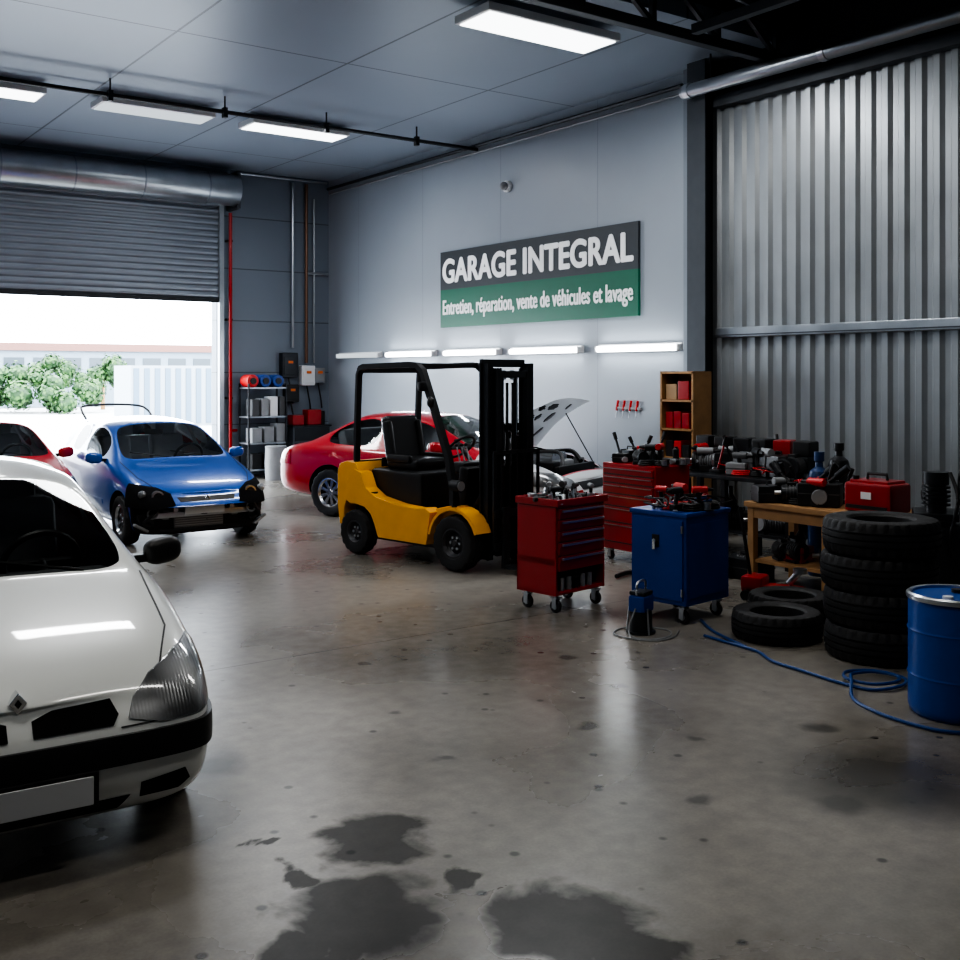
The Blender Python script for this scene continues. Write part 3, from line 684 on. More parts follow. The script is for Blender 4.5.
# rear arch + side skirt
sk = [(-.80, .94), (-.68, .90), (-.60, .74), (-.44, .655), (-.10, .60), (.20, .585), (.34, .60), (.42, .56), (.40, .42), (.36, .22), (-.40, .22), (-.46, .36), (-.52, .46), (-.62, .53), (-.78, .555), (-.90, .55), (-1.0, .58), (-1.0, .80)]
for s in (-1, 1): b.prism(sk, s*.36, s*.53, 'xz', YEL, .008)
# front fenders
for s in (-1, 1):
    arc = [(.775+.36*math.cos(a), .285+.36*math.sin(a)) for a in [math.radians(v) for v in range(20, 171, 15)]]
    inn = [(.775+.33*math.cos(a), .285+.33*math.sin(a)) for a in [math.radians(v) for v in range(170, 19, -15)]]
    b.prism(arc+inn, s*.34, s*.56, 'xz', YEL)
    b.prism([(.45, .60), (.62, .64), (.82, .66), (.80, .56), (.5, .5)], s*.36, s*.48, 'xz', YEL, .01)
squash(b)
b.done('yellow_bodywork', parent=fk)
b = B()
b.bx(-.9, .95, -.35, .35, .16, .5, DARKST, .01); b.box((-.33, 0, .73), (.86, .70, .42), BLACK, bev=.05); b.box((.38, 0, .47), (.5, .7, .04), DARKST)
b.box((.70, 0, .78), (.14, .70, .52), BLACK, bev=.03, rot=(0, .12, 0)); b.box((.62, 0, 1.02), (.2, .66, .12), BLACK, bev=.03)
# seat
b.box((-.34, 0, 1.0), (.50, .50, .13), CRT, bev=.05, seg=3); b.box((-.60, 0, 1.26), (.13, .48, .52), CRT, rot=(0, -.2, 0), bev=.05, seg=3)
for s in (-1, 1): b.box((-.36, s*.25, 1.06), (.38, .07, .09), CRT, bev=.03); b.box((-.56, s*.22, 1.26), (.12, .08, .42), CRT, rot=(0, -.2, 0), bev=.03)
b.rod((.62, 0, .95), (.36, 0, 1.20), .025, BLACK); b.torus((.34, 0, 1.21), .17, .015, BLACK, rot=(0, -.75, 0)); b.box((.34, 0, 1.21), (.2, .05, .02), BLACK, rot=(0, .8, 0)); b.box((.34, 0, 1.21), (.05, .3, .02), BLACK, rot=(0, .8, 0))
for k in range(3): b.rod((.60, -.12-.07*k, 1.05), (.54, -.12-.07*k, 1.24), .008, STEEL); b.sph((.54, -.12-.07*k, 1.25), .02, BLACK)
b.bx(-.72, -.70, -.2, .2, .95, 1.05, DARKST)
# overhead guard
for s in (-1, 1):
    y = s*.46
    path = [(-.92, y, .96), (-.90, y, 1.5), (-.86, y, 1.98), (-.80, y, 2.05), (-.70, y, 2.07), (.05, y, 2.09), (.16, y, 2.08), (.24, y, 2.02), (.42, y, 1.62), (.62, y, 1.15), (.74, y, .62)]
    b.tube(path, 0, BLACK, rect=(.06, .07), up=(0, 1, 0))
    b.sph((.42, s*.52, 1.7), (.05, .035, .06), BLACK); b.box((.33, s*.55, 1.86), (.06, .1, .1), BLACK, bev=.02)
b.box((-.86, 0, 2.03), (.07, .95, .06), BLACK, bev=.01); b.box((.12, 0, 2.08), (.07, .95, .05), BLACK, bev=.01); b.box((-.9, 0, 1.0), (.06, .95, .05), BLACK)
for k in range(7): b.box((-.37, -.36+k*.12, 2.075), (1.0, .03, .035), BLACK)
b.box((-1.26, .35, .80), (.03, .1, .07), TAILR); b.box((-1.26, -.35, .80), (.03, .1, .07), TAILR)
for s in (-1, 1): b.rod((.72, s*.50, .86), (.84, s*.50, .86), .06, BLACK, 16); b.rod((.84, s*.50, .86), (.85, s*.50, .86), .05, GREY, 16); b.box((.74, s*.50, .74), (.06, .08, .16), BLACK)
b.rod((-.55, -.47, .70), (-.55, -.47, .5), .06, DARKST)
squash(b, -.70, .6)
b.done('chassis_and_guard', parent=fk)
b = B()
for s in (-1, 1):
    y = s*.36
    for (yy, x, z0, z1) in ((y, 1.10, .12, 2.10), (s*.27, 1.15, .16, 2.05)):
        b.bx(x-.06, x+.06, yy-.012, yy+.012, z0, z1, DARKST); b.bx(x-.06, x-.04, yy-.045, yy+.045, z0, z1, DARKST); b.bx(x+.04, x+.06, yy-.045, yy+.045, z0, z1, DARKST)
    b.rod((1.07, s*.20, .2), (1.07, s*.20, 1.35), .045, BLACK); b.rod((1.07, s*.20, 1.35), (1.07, s*.20, 2.0), .022, CHROME)
    b.rod((1.12, s*.11, .5), (1.12, s*.11, 1.98), .02, DARKST, 6); b.rod((1.14, s*.05, .5), (1.14, s*.05, 1.9), .018, BLACK, 6)
    b.rod((.75, s*.32, .42), (1.02, s*.34, .75), .03, BLACK)
    # forks
    b.bx(1.27, 1.31, s*.26-.05, s*.26+.05, .06, .66, DARKST, .005); b.prism([(1.27, .05), (1.27, .09), (2.05, .065), (2.1, .05)], s*.26-.05, s*.26+.05, 'xz', DARKST)
for z in (.14, .7, 1.4, 2.06): b.bx(1.02, 1.06, -.38, .38, z, z+.08, DARKST, .005)
b.bx(1.10, 1.2, -.3, .3, 1.95, 2.02, DARKST, .005)
b.bx(1.21, 1.26, -.40, .40, .22, .30, DARKST, .005); b.bx(1.21, 1.26, -.40, .40, .55, .63, DARKST, .005)
for k in range(7): b.bx(1.22, 1.245, -.39+k*.13-.014, -.39+k*.13+.014, .3, 1.2, DARKST)
b.bx(1.22, 1.245, -.40, .40, 1.18, 1.22, DARKST)
for s in (-1, 1): b.rod((1.10, s*.08, 1.98), (1.13, s*.08, 1.98), .05, STEEL, 20)
for v in b.bm.verts: v.co.x -= .09; v.co.y *= .86
b.done('mast_and_forks', parent=fk)

# ------------------------------------------------------------------ tools & clutter helpers
def caster(b, x, y, r=.055):
    b.rod((x-.016, y, r), (x+.016, y, r), r, BLACK, 20, bev=.006); b.rod((x-.018, y, r), (x+.018, y, r), r*.5, STEEL, 16)
    for s in (-1, 1): b.bx(x+s*.024-.003, x+s*.024+.003, y-.02, y+.025, r*.7, 2*r+.02, STEEL)
    b.bx(x-.035, x+.035, y-.035, y+.04, 2*r+.012, 2*r+.022, STEEL); b.rod((x, y, 2*r+.02), (x, y, 2*r+.04), .02, STEEL, 12)
PAL = [BLACK, BLACK, DARKST, DARKST, REDP, BLACK, GREY, DASHM, BLACK, DARKST, TANK]
def item(b, x, y, z, k, sc=1.):
    m = random.choice(PAL); a = random.uniform(0, 6.28); ca, sa = math.cos(a), math.sin(a)
    if k == 0:      # aerosol / can
        h = random.uniform(.12, .25)*sc; r = .033*sc
        b.lathe([(0, 0), (r, 0), (r, h*.85), (r*.6, h*.93), (r*.6, h), (0, h)], m, Matrix.Translation((x, y, z)), 14)
    elif k == 1:    # case with handle
        w, d, h = random.uniform(.2, .36)*sc, random.uniform(.12, .22)*sc, random.uniform(.1, .2)*sc
        b.box((x, y, z+h/2), (w, d, h), m, rot=(0, 0, a), bev=.015); b.box((x, y, z+h*.55), (w*1.01, d*1.01, .01), DASHM, rot=(0, 0, a)); b.tube([(x-.06*ca, y-.06*sa, z+h), (x-.05*ca, y-.05*sa, z+h+.035), (x+.05*ca, y+.05*sa, z+h+.035), (x+.06*ca, y+.06*sa, z+h)], .008, BLACK, 6)
    elif k == 2:    # cordless drill standing on its battery
        b.box((x, y, z+.03*sc), (.11*sc, .07*sc, .06*sc), BLACK, rot=(0, 0, a), bev=.01); b.rod((x, y, z+.05*sc), (x-.02*ca*sc, y-.02*sa*sc, z+.17*sc), .022*sc, BLACK, 10)
        b.rod((x-.08*ca*sc, y-.08*sa*sc, z+.19*sc), (x+.07*ca*sc, y+.07*sa*sc, z+.19*sc), .034*sc, random.choice([REDB, DASHM, DARKST, GREY]), 12, bev=.008); b.rod((x+.07*ca*sc, y+.07*sa*sc, z+.19*sc), (x+.13*ca*sc, y+.13*sa*sc, z+.19*sc), .022*sc, BLACK, 10, r2=.012*sc)
    elif k == 3:    # spanner
        l = .12*sc; b.box((x, y, z+.008), (l*2, .018, .01), STEEL, rot=(0, 0, a)); b.torus((x+l*ca, y+l*sa, z+.008), .018, .006, STEEL, seg=12); b.box((x-l*ca, y-l*sa, z+.008), (.035, .04, .012), STEEL, rot=(0, 0, a), bev=.004)
    elif k == 4:    # bottle
        h = random.uniform(.2, .32)*sc; r = .05*sc
        b.lathe([(0, 0), (r, 0), (r, h*.65), (r*.35, h*.82), (r*.35, h), (0, h)], m, Matrix.Translation((x, y, z)), 14)
    elif k == 5:    # cable coil
        mc = random.choice([BLACK, BLACK, REDB])
        for q in range(3): b.torus((x, y, z+.012+.018*q), .09*sc-.008*q, .010, mc, seg=20)
    elif k == 6:    # angle grinder
        b.rod((x-.12*ca, y-.12*sa, z+.035), (x+.08*ca, y+.08*sa, z+.035), .032*sc, random.choice([BLACK, DASHM, GREY, REDB]), 12, bev=.008); b.rod((x+.12*ca, y+.12*sa, z), (x+.12*ca, y+.12*sa, z+.06), .035, STEEL, 14); b.rod((x+.12*ca, y+.12*sa, z), (x+.12*ca, y+.12*sa, z+.006), .06, DARKST, 20)
    elif k == 7:    # propped rod / lever
        b.rod((x, y, z+.01), (x+.12*ca, y+.12*sa, z+.34*sc), .012, m, 8); b.rod((x+.09*ca, y+.09*sa, z+.26*sc), (x+.12*ca, y+.12*sa, z+.34*sc), .02, BLACK, 8); b.box((x, y, z+.02), (.14, .1, .04), BLACK, rot=(0, 0, a), bev=.01)
    elif k == 8:    # brake disc / gear part
        b.rod((x, y, z), (x, y, z+.025), .12*sc, STEEL, 28); b.rod((x, y, z+.02), (x, y, z+.06), .065*sc, DARKST, 20)
    elif k == 9:    # motor / pump
        zc = z+.095*sc
        b.rod((x-.1*ca, y-.1*sa, zc), (x+.1*ca, y+.1*sa, zc), .075*sc, random.choice([BLACK, DARKST, GREY, TANK]), 18, bev=.01)
        for q in range(5): b.rod((x+(-.07+q*.03)*ca, y+(-.07+q*.03)*sa, zc), (x+(-.06+q*.03)*ca, y+(-.06+q*.03)*sa, zc), .082*sc, DASHM, 18)
        b.rod((x+.1*ca, y+.1*sa, zc), (x+.16*ca, y+.16*sa, zc), .02, STEEL, 10); b.box((x, y, z+.012), (.16*sc, .14*sc, .024), BLACK, rot=(0, 0, a)); b.box((x, y, z+.175*sc), (.09*sc, .06*sc, .04*sc), BLACK, rot=(0, 0, a), bev=.008)
    elif k == 10:   # draped cable
        pts = [(x+random.uniform(-.12, .12), y+random.uniform(-.2, .2), z+.025+random.uniform(0, .08)) for _ in range(6)]
        b.tube(catmull(pts, 6), .008, random.choice([BLACK, BLACK, REDB, BLUEH]), 6)
def scatter(b, x0, x1, y0, y1, z, n, kinds, sc=1.):
    for i in range(n): item(b, random.uniform(x0, x1), random.uniform(y0, y1), z, random.choice(kinds), sc*random.uniform(.85, 1.15))

# red tool trolley
b = B(); W, D, H = .64, .46, .92; z0 = .15
b.bx(-W/2, W/2, -D/2+.02, D/2, z0+.24, H-.03, REDP, .012)                   # drawer carcass
b.bx(-W/2, W/2, -D/2+.02, D/2, z0, z0+.03, REDP, .01); b.bx(-W/2, -W/2+.02, -D/2+.02, D/2, z0, z0+.3, REDP); b.bx(W/2-.02, W/2, -D/2+.02, D/2, z0, z0+.3, REDP); b.bx(-W/2, W/2, D/2-.02, D/2, z0, z0+.3, REDP)
b.bx(-W/2+.03, W/2-.03, -D/2+.10, D/2-.03, z0+.03, z0+.24, BLACK)
hs = [.09, .09, .09, .11, .13]; z = H-.05
for h in hs:
    b.bx(-W/2+.025, W/2-.025, -D/2, -D/2+.03, z-h+.008, z, REDP, .006); b.bx(-W/2+.05, W/2-.05, -D/2-.022, -D/2, z-.028, z-.010, STEEL, .004); z -= h+.004
b.bx(-W/2-.01, W/2+.01, -D/2, D/2+.01, H-.03, H-.015, BLACK)
for (a0, a1, c0, c1) in ((-W/2-.012, W/2+.012, -D/2-.012, -D/2+.01), (-W/2-.012, W/2+.012, D/2-.01, D/2+.012), (-W/2-.012, -W/2+.01, -D/2, D/2), (W/2-.01, W/2+.012, -D/2, D/2)): b.bx(a0, a1, c0, c1, H-.03, H+.03, REDP, .006)
b.tube(catmull([(W/2, -D/2+.06, H-.02), (W/2+.07, -D/2+.06, H), (W/2+.07, D/2-.06, H), (W/2, D/2-.06, H-.02)], 5), .012, STEEL)
for sx in (-1, 1):
    for sy in (-1, 1): caster(b, sx*(W/2-.06), sy*(D/2-.07), .055)
scatter(b, -.24, .24, -.17, .17, H-.015, 24, [0, 3, 3, 3, 5, 6, 2, 8], .7)
for k in range(34): 
    x, y = random.uniform(-.26, .26), random.uniform(-.19, .19); b.rod((x, y, H-.015), (x+random.uniform(-.03, .03), y+.02, H+random.uniform(.02, .08)), random.uniform(.012, .022), random.choice([STEEL, STEEL, CHROME, REDB, BLACK]), 12)
for k in range(5): b.rod((-.2+k*.09, -D/2+.06, z0+.03), (-.2+k*.09, -D/2+.06, z0+.14), .025, random.choice([STEEL, GREY, BLACK]), 12)
b.done('tool_trolley', (6.02, 7.13, 0), math.radians(9))

# blue cabinet on casters
b = B(); W, D, H = .60, .55, .88; z0 = .15
b.bx(-W/2, W/2, -D/2, D/2, z0, H, BLUEP, .015); b.bx(-W/2-.012, W/2+.012, -D/2-.012, D/2+.012, H-.03, H+.01, BLUEP, .01)
b.bx(-W/2-.014, -W/2, -D/2+.03, D/2-.03, z0+.04, H-.05, BLUEP, .006)
b.bx(-W/2-.02, -W/2-.012, -.02, .05, .60, .70, BLACK, .004); b.rod((-W/2-.012, .015, .65), (-W/2-.04, .015, .65), .018, CHROME, 14); b.bx(-W/2-.045, -W/2-.03, .0, .03, .58, .66, CHROME, .004)
for zz in (.26, .76): b.rod((-W/2-.012, -D/2+.035, zz-.03), (-W/2-.012, -D/2+.035, zz+.03), .01, STEEL, 8)
b.bx(-W/2+.04, W/2-.04, -D/2-.006, -D/2, z0+.06, H-.08, BLUEP, .004)
for sx in (-1, 1):
    for sy in (-1, 1): caster(b, sx*(W/2-.07), sy*(D/2-.08), .055)
scatter(b, -.22, .22, -.2, .2, H+.01, 26, [0, 2, 3, 3, 5, 6, 8, 10, 10], .8)
for k in range(14): 
    x, y = random.uniform(-.25, .25), random.uniform(-.22, .22); b.rod((x, y, H+.01), (x+.05, y-.03, H+.07), .015, random.choice([STEEL, BLACK, BLUEP]), 10)
b.done('tool_cabinet', (6.56, 6.26, 0), math.radians(8))

# small charger unit with cable on floor
b = B()
b.rod((0, 0, .0), (0, 0, .02), .11, DARKST, 28, bev=.005); b.lathe([(.085, .02), (.085, .16), (.08, .17)], DARKST, None, 24); b.rod((0, 0, .02), (0, 0, .16), .06, GREY, 20)
b.box((0, 0, .23), (.17, .14, .13), BLUEP, bev=.02); b.box((0, 0, .31), (.15, .13, .03), DARKST, bev=.01); b.tube(catmull([(-.07, 0, .30), (-.06, 0, .39), (.06, 0, .39), (.07, 0, .30)], 5), .01, STEEL)
for k in range(3): b.rod((.11*math.cos(2.1*k), .11*math.sin(2.1*k), 0), (.09*math.cos(2.1*k), .09*math.sin(2.1*k), .2), .008, STEEL, 8)
cab = [(-.09, 0, .2), (-.16, .02, .05), (-.2, -.05, .008), (-.16, -.2, .008), (0, -.24, .008), (.15, -.16, .008), (.16, .02, .008), (.02, .17, .008), (-.18, .14, .008), (-.24, -.02, .008), (-.2, -.22, .008), (0, -.28, .008), (.2, -.22, .012)]
b.tube(catmull(cab, 6), .006, GREY, 6)
b.done('battery_charger', (5.88, 6.02, 0), .3)

# tyres
def tyre_obj(R, w, rim, seg=84):
    b = B(); tyre(b, Matrix.Translation((0, 0, w/2)), R, w, rim, seg); return b
b = B(); zz = 0
for k in range(4):
    tyre(b, Matrix.Translation((random.uniform(-.02, .02), random.uniform(-.02, .02), zz+.12)) @ Matrix.Rotation(random.uniform(0, 1), 4, 'Z'), .395, .245, .215, 96); zz += .247
b.done('tire_stack', (6.79, 4.55, 0))
tyre_obj(.335, .21, .2).done('tire', (6.62, 5.32, 0)); tyre_obj(.33, .21, .2).done('tire', (7.2, 5.66, 0))
# drum
b = B(); R = .265
b.lathe([(0, .0), (R*.9, 0), (R*.97, .02), (R, .05), (R, .22), (R+.006, .235), (R, .25), (R, .48), (R+.006, .495), (R, .51), (R, .66), (R*.97, .69), (R*.93, .70), (R*.9, .69), (0, .69)], BLUED, None, 48)
b.lathe([(R+.010, .675), (R+.012, .685), (R+.010, .70), (R-.005, .71), (R-.02, .705), (R-.02, .69)], STEEL, None, 48)
b.rod((.1, .05, .69), (.1, .05, .71), .035, BLACK, 16); b.rod((-.12, -.02, .69), (-.12, -.02, .705), .03, WHITEPL, 16)
b.box((-.05, -R-.015, .685), (.08, .02, .03), STEEL, bev=.005)
b.done('plastic_drum', (5.99, 3.51, 0))
# hose
pts = [(1.70, 8.18), (1.84, 7.95), (1.98, 7.72), (2.02, 7.45), (2.16, 7.2), (2.30, 6.95), (2.46, 6.78), (2.66, 6.82), (2.74, 6.98), (2.62, 7.14), (2.42, 7.12), (2.36, 6.95), (2.48, 6.82), (2.64, 6.86), (2.70, 6.98), (2.58, 7.08), (2.42, 7.02), (2.36, 6.86), (2.28, 6.6), (2.32, 6.35), (2.42, 6.15), (2.56, 6.0), (2.75, 5.95), (3.0, 5.9)]
b = B(); b.tube(catmull([S(x, y, .012+.002*i if 6 < i < 18 else .012) for i, (x, y) in enumerate(pts)], 7), .011, BLUEH, 8)
pts = [(1.93, 7.85), (1.80, 8.3), (1.78, 8.7)]
b.tube(catmull([S(x, y, .012) for x, y in pts], 6), .011, BLUEH, 8); b.done('air_hose')

# workbench (wooden, in front of the corrugated wall)
b = B(); x0, x1, y0, y1, zt = 8.0, 8.72, 5.34, 6.82, .79
b.bx(x0, x1, y0, y1, zt-.05, zt, WOOD, .006); b.bx(x0+.03, x0+.05, y0+.05, y1-.05, zt-.15, zt-.05, WOOD)
for x in (x0+.06, x1-.06):
    for y in (y0+.06, (y0+y1)/2-.15, y1-.06): b.bx(x-.035, x+.035, y-.035, y+.035, 0, zt-.05, WOOD, .004)
b.bx(x0+.05, x1-.05, y0+.08, y1-.08, .22, .25, WOOD)
scatter(b, x0+.15, x1-.15, y0+.2, y1-.2, .25, 12, [1, 4, 9], 1.0)
b.done('workbench')
b = B(); scatter(b, x0+.16, x1-.14, 6.12, 6.62, zt+.004, 34, [1, 2, 2, 5, 6, 6, 7, 8, 9, 9, 10, 3], 1.05)
for (x, y, dx, dy) in ((8.3, 6.3, .1, -.35), (8.45, 6.5, .12, -.3), (8.25, 6.35, -.05, .3)): b.rod((x, y, zt+.06), (x+dx, y+dy, zt+.36), .02, BLACK, 10); b.rod((x+dx*.7, y+dy*.7, zt+.27), (x+dx, y+dy, zt+.36), .035, DARKST, 12)
b.done('hand_tools')
b = B(); b.box((0, 0, .13), (.32, .46, .26), REDP, bev=.03); b.box((0, 0, .265), (.26, .38, .03), REDP, bev=.01); b.tube([(0, -.1, .27), (0, -.09, .33), (0, .09, .33), (0, .1, .27)], .014, BLACK); b.bx(-.17, -.158, -.05, .05, .12, .18, WHITEPL); b.rod((-.08, .16, .26), (-.08, .16, .31), .03, BLACK); b.box((-.165, 0, .05), (.01, .4, .03), BLACK)
b.done('portable_generator', (8.30, 5.59, zt+.003))
# compressor at right
b = B()
b.rod((0, 0, .12), (0, 0, .78), .25, TANK, 32, bev=.06); b.box((0, 0, .84), (.46, .34, .06), DARKST, bev=.01)
b.rod((-.12, 0, .87), (-.12, 0, 1.1), .08, TANK, 20); b.rod((-.12, 0, 1.1), (-.12, 0, 1.2), .10, DARKST, 20)
for k in range(5): b.rod((-.12, 0, .93+k*.035), (-.12, 0, .943+k*.035), .11, DARKST, 20)
b.rod((.04, 0, .98), (.26, 0, .98), .10, TANK, 20, bev=.015); b.torus((0, -.2, 1.02), .17, .02, BLACK, rot=(math.pi/2, 0, 0)); b.box((0, -.2, 1.02), (.32, .02, .03), DARKST, rot=(0, .5, 0)); b.box((0, -.2, 1.02), (.32, .02, .03), DARKST, rot=(0, -.6, 0))
for k in range(3): b.rod((.2*math.cos(2.1*k), .2*math.sin(2.1*k), 0), (.2*math.cos(2.1*k), .2*math.sin(2.1*k), .2), .03, BLACK, 10)
b.tube(catmull([(-.2, -.1, 1.2), (-.3, -.15, 1.0), (-.28, -.1, .7), (-.2, -.12, .5)], 6), .015, BLACK); b.rod((-.2, -.2, .7), (-.24, -.24, .7), .04, WHITEPL, 16)
b.done('air_compressor', (8.22, 5.0, 0), .6)
# second bench w. heavy clutter
b = B(); x0, x1, y0, y1, z2 = 8.85, 9.5, 6.95, 8.75, .9
b.bx(x0, x1, y0, y1, z2-.04, z2, DARKST, .005); b.bx(x0+.04, x1-.04, y0+.04, y1-.04, .3, .33, DARKST)
for x in (x0+.05, x1-.05):
    for y in (y0+.05, y1-.05, (y0+y1)/2): b.bx(x-.03, x+.03, y-.03, y+.03, 0, z2-.04, DARKST)
scatter(b, x0+.1, x1-.1, y0+.1, y1-.1, .33, 16, [1, 4, 9], 1.3)
b.done('steel_bench')
b = B(); scatter(b, x0+.16, x1-.12, y0+.16, y1-.16, z2+.004, 50, [1, 1, 2, 2, 5, 6, 7, 9, 9, 10, 10], 1.2)
for k in range(6): b.box((x1-.14, y0+.2+k*.27, z2+.31), (.2, .2, .16), random.choice([BLACK, REDP, TANK, BLACK]), rot=(0, 0, random.uniform(-.4, .4)), bev=.02); b.box((x1-.14, y0+.2+k*.27, z2+.12), (.22, .22, .22), random.choice([BLACK, DARKST]), bev=.02)
b.done('power_tools')
# gas bottles beside
b = B(); b.lathe([(0, 0), (.10, 0), (.11, .03), (.11, .95), (.09, 1.03), (.04, 1.07), (.035, 1.12), (.05, 1.13), (.05, 1.22), (0, 1.22)], mat('gas_bottle_navy', (.02, .05, .14), .35, noise=.1), None, 28); b.done('gas_cylinder', (8.98, 6.70, 0))
b = B(); b.lathe([(0, 0), (.10, 0), (.11, .03), (.11, 1.05), (.09, 1.13), (.04, 1.17), (.035, 1.22), (.05, 1.23), (.05, 1.30), (0, 1.30)], TANK, None, 28); b.done('gas_cylinder', (9.24, 6.66, 0))
# red roller cabinet
b = B(); W = .8; D = .5
b.bx(-D/2, D/2, -W/2, W/2, .12, 1.04, REDP, .012); z = 1.0
for h in (.08, .08, .10, .12, .16, .2):
    b.bx(-D/2-.014, -D/2, -W/2+.03, W/2-.03, z-h+.01, z, REDP, .003); b.bx(-D/2-.026, -D/2-.014, -W/2+.05, W/2-.05, z-.020, z-.012, STEEL); b.bx(-D/2-.006, -D/2+.001, -W/2+.02, W/2-.02, z-h-.002, z-h+.010, BLACK); z -= h+.012
for sx in (-1, 1):
    for sy in (-1, 1): caster(b, sx*(D/2-.06), sy*(W/2-.07), .045)
scatter(b, -.18, .18, -.33, .33, 1.04, 24, [0, 1, 2, 2, 5, 6, 9, 7], .9)
b.done('roller_tool_chest', (8.16, 8.29, 0), 0)
# open shelf cabinet (wood)
b = B(); x0, x1, y0, y1, H = 9.60, 9.92, 8.95, 9.5, 2.02
b.bx(x0, x1, y0, y0+.03, 0, H, WOOD); b.bx(x0, x1, y1-.03, y1, 0, H, WOOD); b.bx(x1-.02, x1, y0, y1, 0, H, WOOD)
for z in (.05, .5, .95, 1.3, 1.65, H-.03): b.bx(x0, x1, y0, y1, z, z+.025, WOOD)
for (z, n, mm) in ((1.325, 3, [REDP, CARD, BLACK]), (1.675, 2, [REDP, CARD, REDP]), (.975, 3, [BLACK, GREY, REDB]), (.525, 2, [BLACK, BLUEP])):
    for k in range(n): h = random.uniform(.14, .24); b.box((x0+.14, y0+.1+(k+.5)*.4/n, z+h/2), (.2, .36/n, h), random.choice(mm), bev=.01)
b.done('shelf_cabinet')
# floor clutter between cabinet and benches
b = B(); b.box((0, 0, .10), (.52, .20, .07), REDP, bev=.02); b.box((-.16, 0, .15), (.2, .24, .12), REDP, bev=.03); b.rod((-.2, 0, .18), (-.3, 0, .80), .016, BLACK, 10); b.rod((.14, 0, .16), (.24, 0, .28), .03, STEEL); b.rod((.24, 0, .26), (.24, 0, .30), .06, STEEL, 16)
for s in (-1, 1): b.rod((.2, s*.11, .055), (.2, s*.14, .055), .055, DARKST, 18); b.rod((-.2, s*.12, .045), (-.2, s*.15, .045), .045, DARKST, 18)
b.done('trolley_jack', (7.66, 6.2, 0), -1.2)
b = B(); b.rod((0, 0, .06), (0, 0, .38), .17, TANK, 28, bev=.02); b.lathe([(.18, .38), (.17, .46), (.1, .5), (0, .51)], REDP, None, 28); b.tube(catmull([(.17, 0, .3), (.32, .05, .4), (.38, .1, .15), (.25, .3, .03), (0, .33, .03), (-.2, .26, .03)], 6), .022, BLACK)
for k in range(4): b.sph((.14*math.cos(1.57*k+.7), .14*math.sin(1.57*k+.7), .035), .035, BLACK)
b.tube(catmull([(-.1, 0, .5), (-.08, 0, .58), (.08, 0, .58), (.1, 0, .5)], 5), .012, BLACK); b.done('shop_vacuum', (7.4, 7.45, 0))
b = B(); b.box((0, 0, .2), (.4, .3, .28), DARKST, bev=.02); b.box((0, -.155, .2), (.3, .01, .18), GREY); b.tube([(-.15, 0, .34), (-.15, 0, .42), (.15, 0, .42), (.15, 0, .34)], .012, BLACK)
for s in (-1, 1): b.rod((s*.22, .08, .07), (s*.25, .08, .07), .07, BLACK, 18)
b.bx(-.18, .18, -.14, -.1, 0, .07, BLACK); b.done('welding_machine', (7.35, 6.85, 0), -.5)
b = B(); scatter(b, -.12, .12, -.25, .25, 0, 8, [1, 4, 9, 9], 1.25); b.done('spare_parts', (8.2, 7.25, 0))

# ------------------------------------------------------------------ back-left corner equipment
b = B(); x0, x1, y0, y1 = 8.35, 9.15, BY-.65, BY-.2
for x in (x0, x1-.03):
    for y in (y0, y1-.03): b.bx(x, x+.03, y, y+.03, 0, 1.8, DARKST)
for z in (.15, .65, 1.15, 1.7): b.bx(x0, x1, y0, y1, z, z+.03, GALV)
for k in range(3): b.rod((x0+.12+k*.26, y0+.05, 1.85), (x0+.12+k*.26, y1-.05, 1.85), .12, [REDB, BLUEP, BLUEP][k], 22, bev=.02); b.rod((x0+.12+k*.26, y0+.03, 1.85), (x0+.12+k*.26, y0+.06, 1.85), .06, BLACK, 16)
for z, n in ((.18, 3), (.68, 3), (1.18, 4)):
    for k in range(n): h = random.uniform(.2, .38); b.box((x0+.1+(k+.4)*.75/n, y0+.2, z+h/2), (.6/n, .3, h), random.choice([WHITEPL, GREY, BLACK, DASHM, BLACK, GREY]), bev=.01)
b.done('storage_rack')
b = B(); b.bx(9.3, 10.1, BY-.6, BY-.2, 0, .95, mat('cabinet_grey', (.10, .12, .14), .5, .2), .01); b.bx(9.28, 10.12, BY-.62, BY-.18, .95, .98, DARKST)
for k in range(3): b.bx(9.33, 10.07, BY-.62, BY-.6, .1+k*.29, .36+k*.29, DARKST, .005); 
b.box((9.45, BY-.4, 1.08), (.25, .25, .2), REDP, bev=.02); b.box((9.8, BY-.4, 1.13), (.3, .25, .3), REDP, bev=.02); b.rod((10.02, BY-.4, .98), (10.02, BY-.4, 1.25), .06, BLACK)
b.done('drawer_cabinet')
b = B(); b.lathe([(0, 0), (.2, 0), (.21, .3), (.2, .6), (.21, .62), (.19, .64), (0, .64)], GREY, None, 28); b.done('oil_drum', (8.75, BY-1.0, 0))

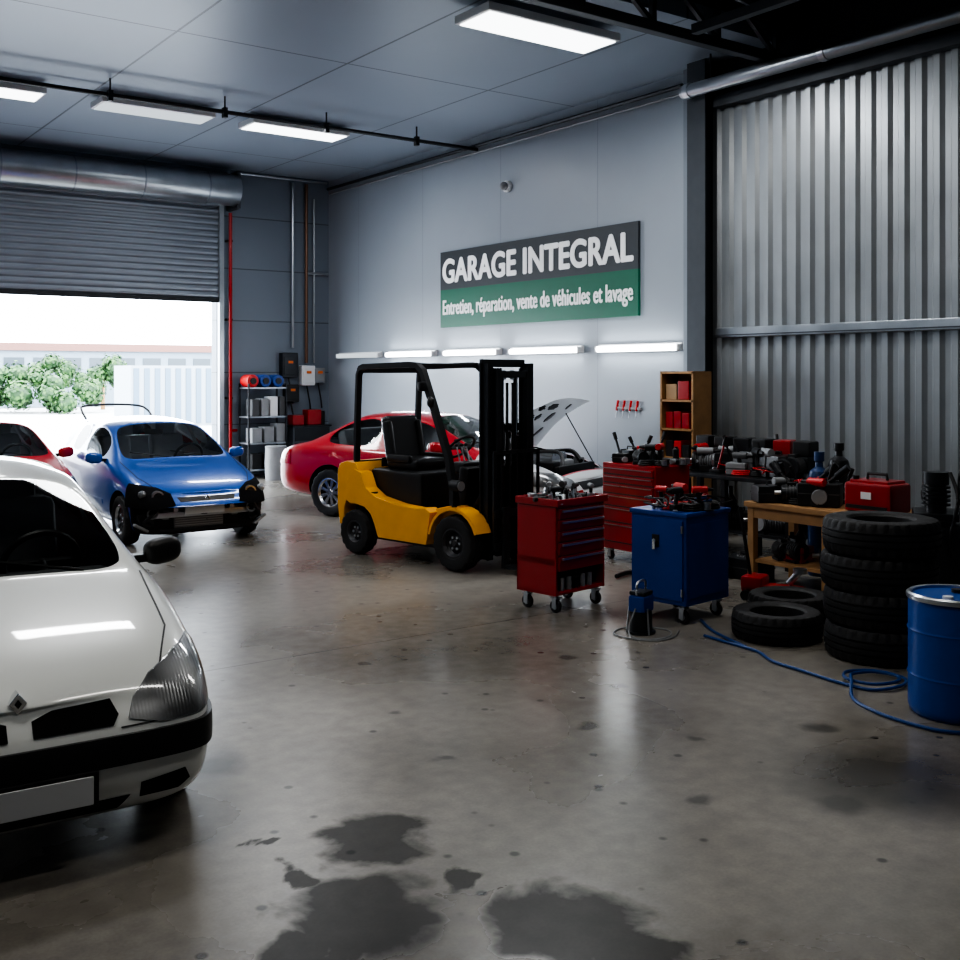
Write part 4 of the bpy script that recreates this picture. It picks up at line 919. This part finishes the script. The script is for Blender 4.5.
# ------------------------------------------------------------------ outside
OG = mat('yard_asphalt', (.40, .40, .40), .9, noise=.1, nscale=1)
b = B(); b.bx(-60, 60, BY+.25, 140, -.15, -.02, OG); b.done('ground_outside')
LEAF = mat('foliage', (.02, .06, .018), .7, noise=.6, nscale=2); LEAF2 = mat('foliage_light', (.05, .12, .03), .7, noise=.5, nscale=3)
def foliage(name, clumps, leaves, trunks=()):
    b = B(); tl = [bmesh.new(), bmesh.new()]
    for (p, r) in clumps:
        t = bmesh.new(); bmesh.ops.create_icosphere(t, subdivisions=2, radius=r*.7)
        for v in t.verts: v.co *= 1+random.uniform(-.2, .2)
        b.add(t, LEAF, Matrix.Translation(p))
        for q in range(leaves):
            d = Vector((random.gauss(0, 1), random.gauss(0, 1), random.gauss(0, 1))).normalized(); c = p+d*r*random.uniform(.6, 1.25)
            u = d.cross(Vector((random.random(), random.random(), random.random()))).normalized()*random.uniform(.06, .15); w = (d+u).cross(u).normalized()*random.uniform(.05, .11)
            tt = tl[q % 2]; tt.faces.new([tt.verts.new(c-u), tt.verts.new(c+w), tt.verts.new(c+u), tt.verts.new(c-w)])
    b.add(tl[0], LEAF); b.add(tl[1], LEAF2)
    for (p, h) in trunks: b.rod(p, p+Vector((0, 0, h)), .12, WOOD, 10, r2=.07)
    b.done(name, ang=180, wn=False)
cl = []
for k in range(34):
    X = random.uniform(-25.5, -19.5); r = random.uniform(.4, .75); cl.append((S(X, random.uniform(53, 56), r*.6+random.uniform(0, 1.5)), r))
foliage('hedge', cl, 170)
cl = []; tr = []
for X, Y in ((-23.2, 58.5), (-20.6, 59.0)):
    tr.append((S(X, Y, 0), 1.8))
    for k in range(9): r = random.uniform(.35, .6); cl.append((S(X+random.uniform(-.9, .9), Y+random.uniform(-.6, .6), random.uniform(1.4, 2.6)), r))
foliage('tree', cl, 150, tr)
b = B(); WB = mat('building_render', (.16, .20, .24), .8, noise=.1); RB = mat('brick_band', (.17, .085, .07), .8); WG = mat('window_dark', (.04, .055, .07), .3)
b.bx(-18, 0, -4, 4, 0, 3.3, WB); b.bx(-18.2, .2, -4.2, 4.2, 3.3, 3.75, RB)
for k in range(11): b.bx(-17.3+k*1.6, -16.2+k*1.6, -4.05, -4, 2.1, 2.9, WG)
b.done('neighbour_building', S(-15.5, 75, 0), 0)
CB = mat('container_blue', (.09, .14, .19), .6); CW = mat('container_grey', (.24, .27, .30), .6)
b = B(); b.bx(-2, 2, -1, 1, 0, 2.3, CW); 
for k in range(10): b.bx(-1.9+k*.4, -1.7+k*.4, -1.04, -1, .1, 2.2, CB)
b.done('shipping_container', S(-11.9, 42, -.02), 0)

# ------------------------------------------------------------------ light
w = bpy.data.worlds.new('World'); scene.world = w; w.use_nodes = True
nt = w.node_tree; bg = nt.nodes['Background']; bg.inputs[0].default_value = (.86, .93, 1, 1); bg.inputs[1].default_value = 10.5
la = bpy.data.lights.new('door_portal', 'AREA'); la.shape = 'RECTANGLE'; la.size = DX1-DX0; la.size_y = 3.4; la.cycles.is_portal = True
lo = bpy.data.objects.new('door_portal', la); scene.collection.objects.link(lo); lo.location = ((DX0+DX1)/2, BY+.3, 1.7); lo.rotation_euler = (math.radians(-90), 0, 0)

cam = bpy.data.cameras.new('camera'); co = bpy.data.objects.new('camera', cam); scene.collection.objects.link(co)
co.location = (0, 0, 2.0); co.rotation_euler = (math.radians(90), 0, math.radians(-35.84)); cam.lens = 40.5; cam.sensor_width = 36; cam.shift_y = -107/960
scene.camera = co
scene.view_settings.view_transform = 'AgX'; scene.view_settings.look = 'AgX - High Contrast'; scene.view_settings.exposure = .5
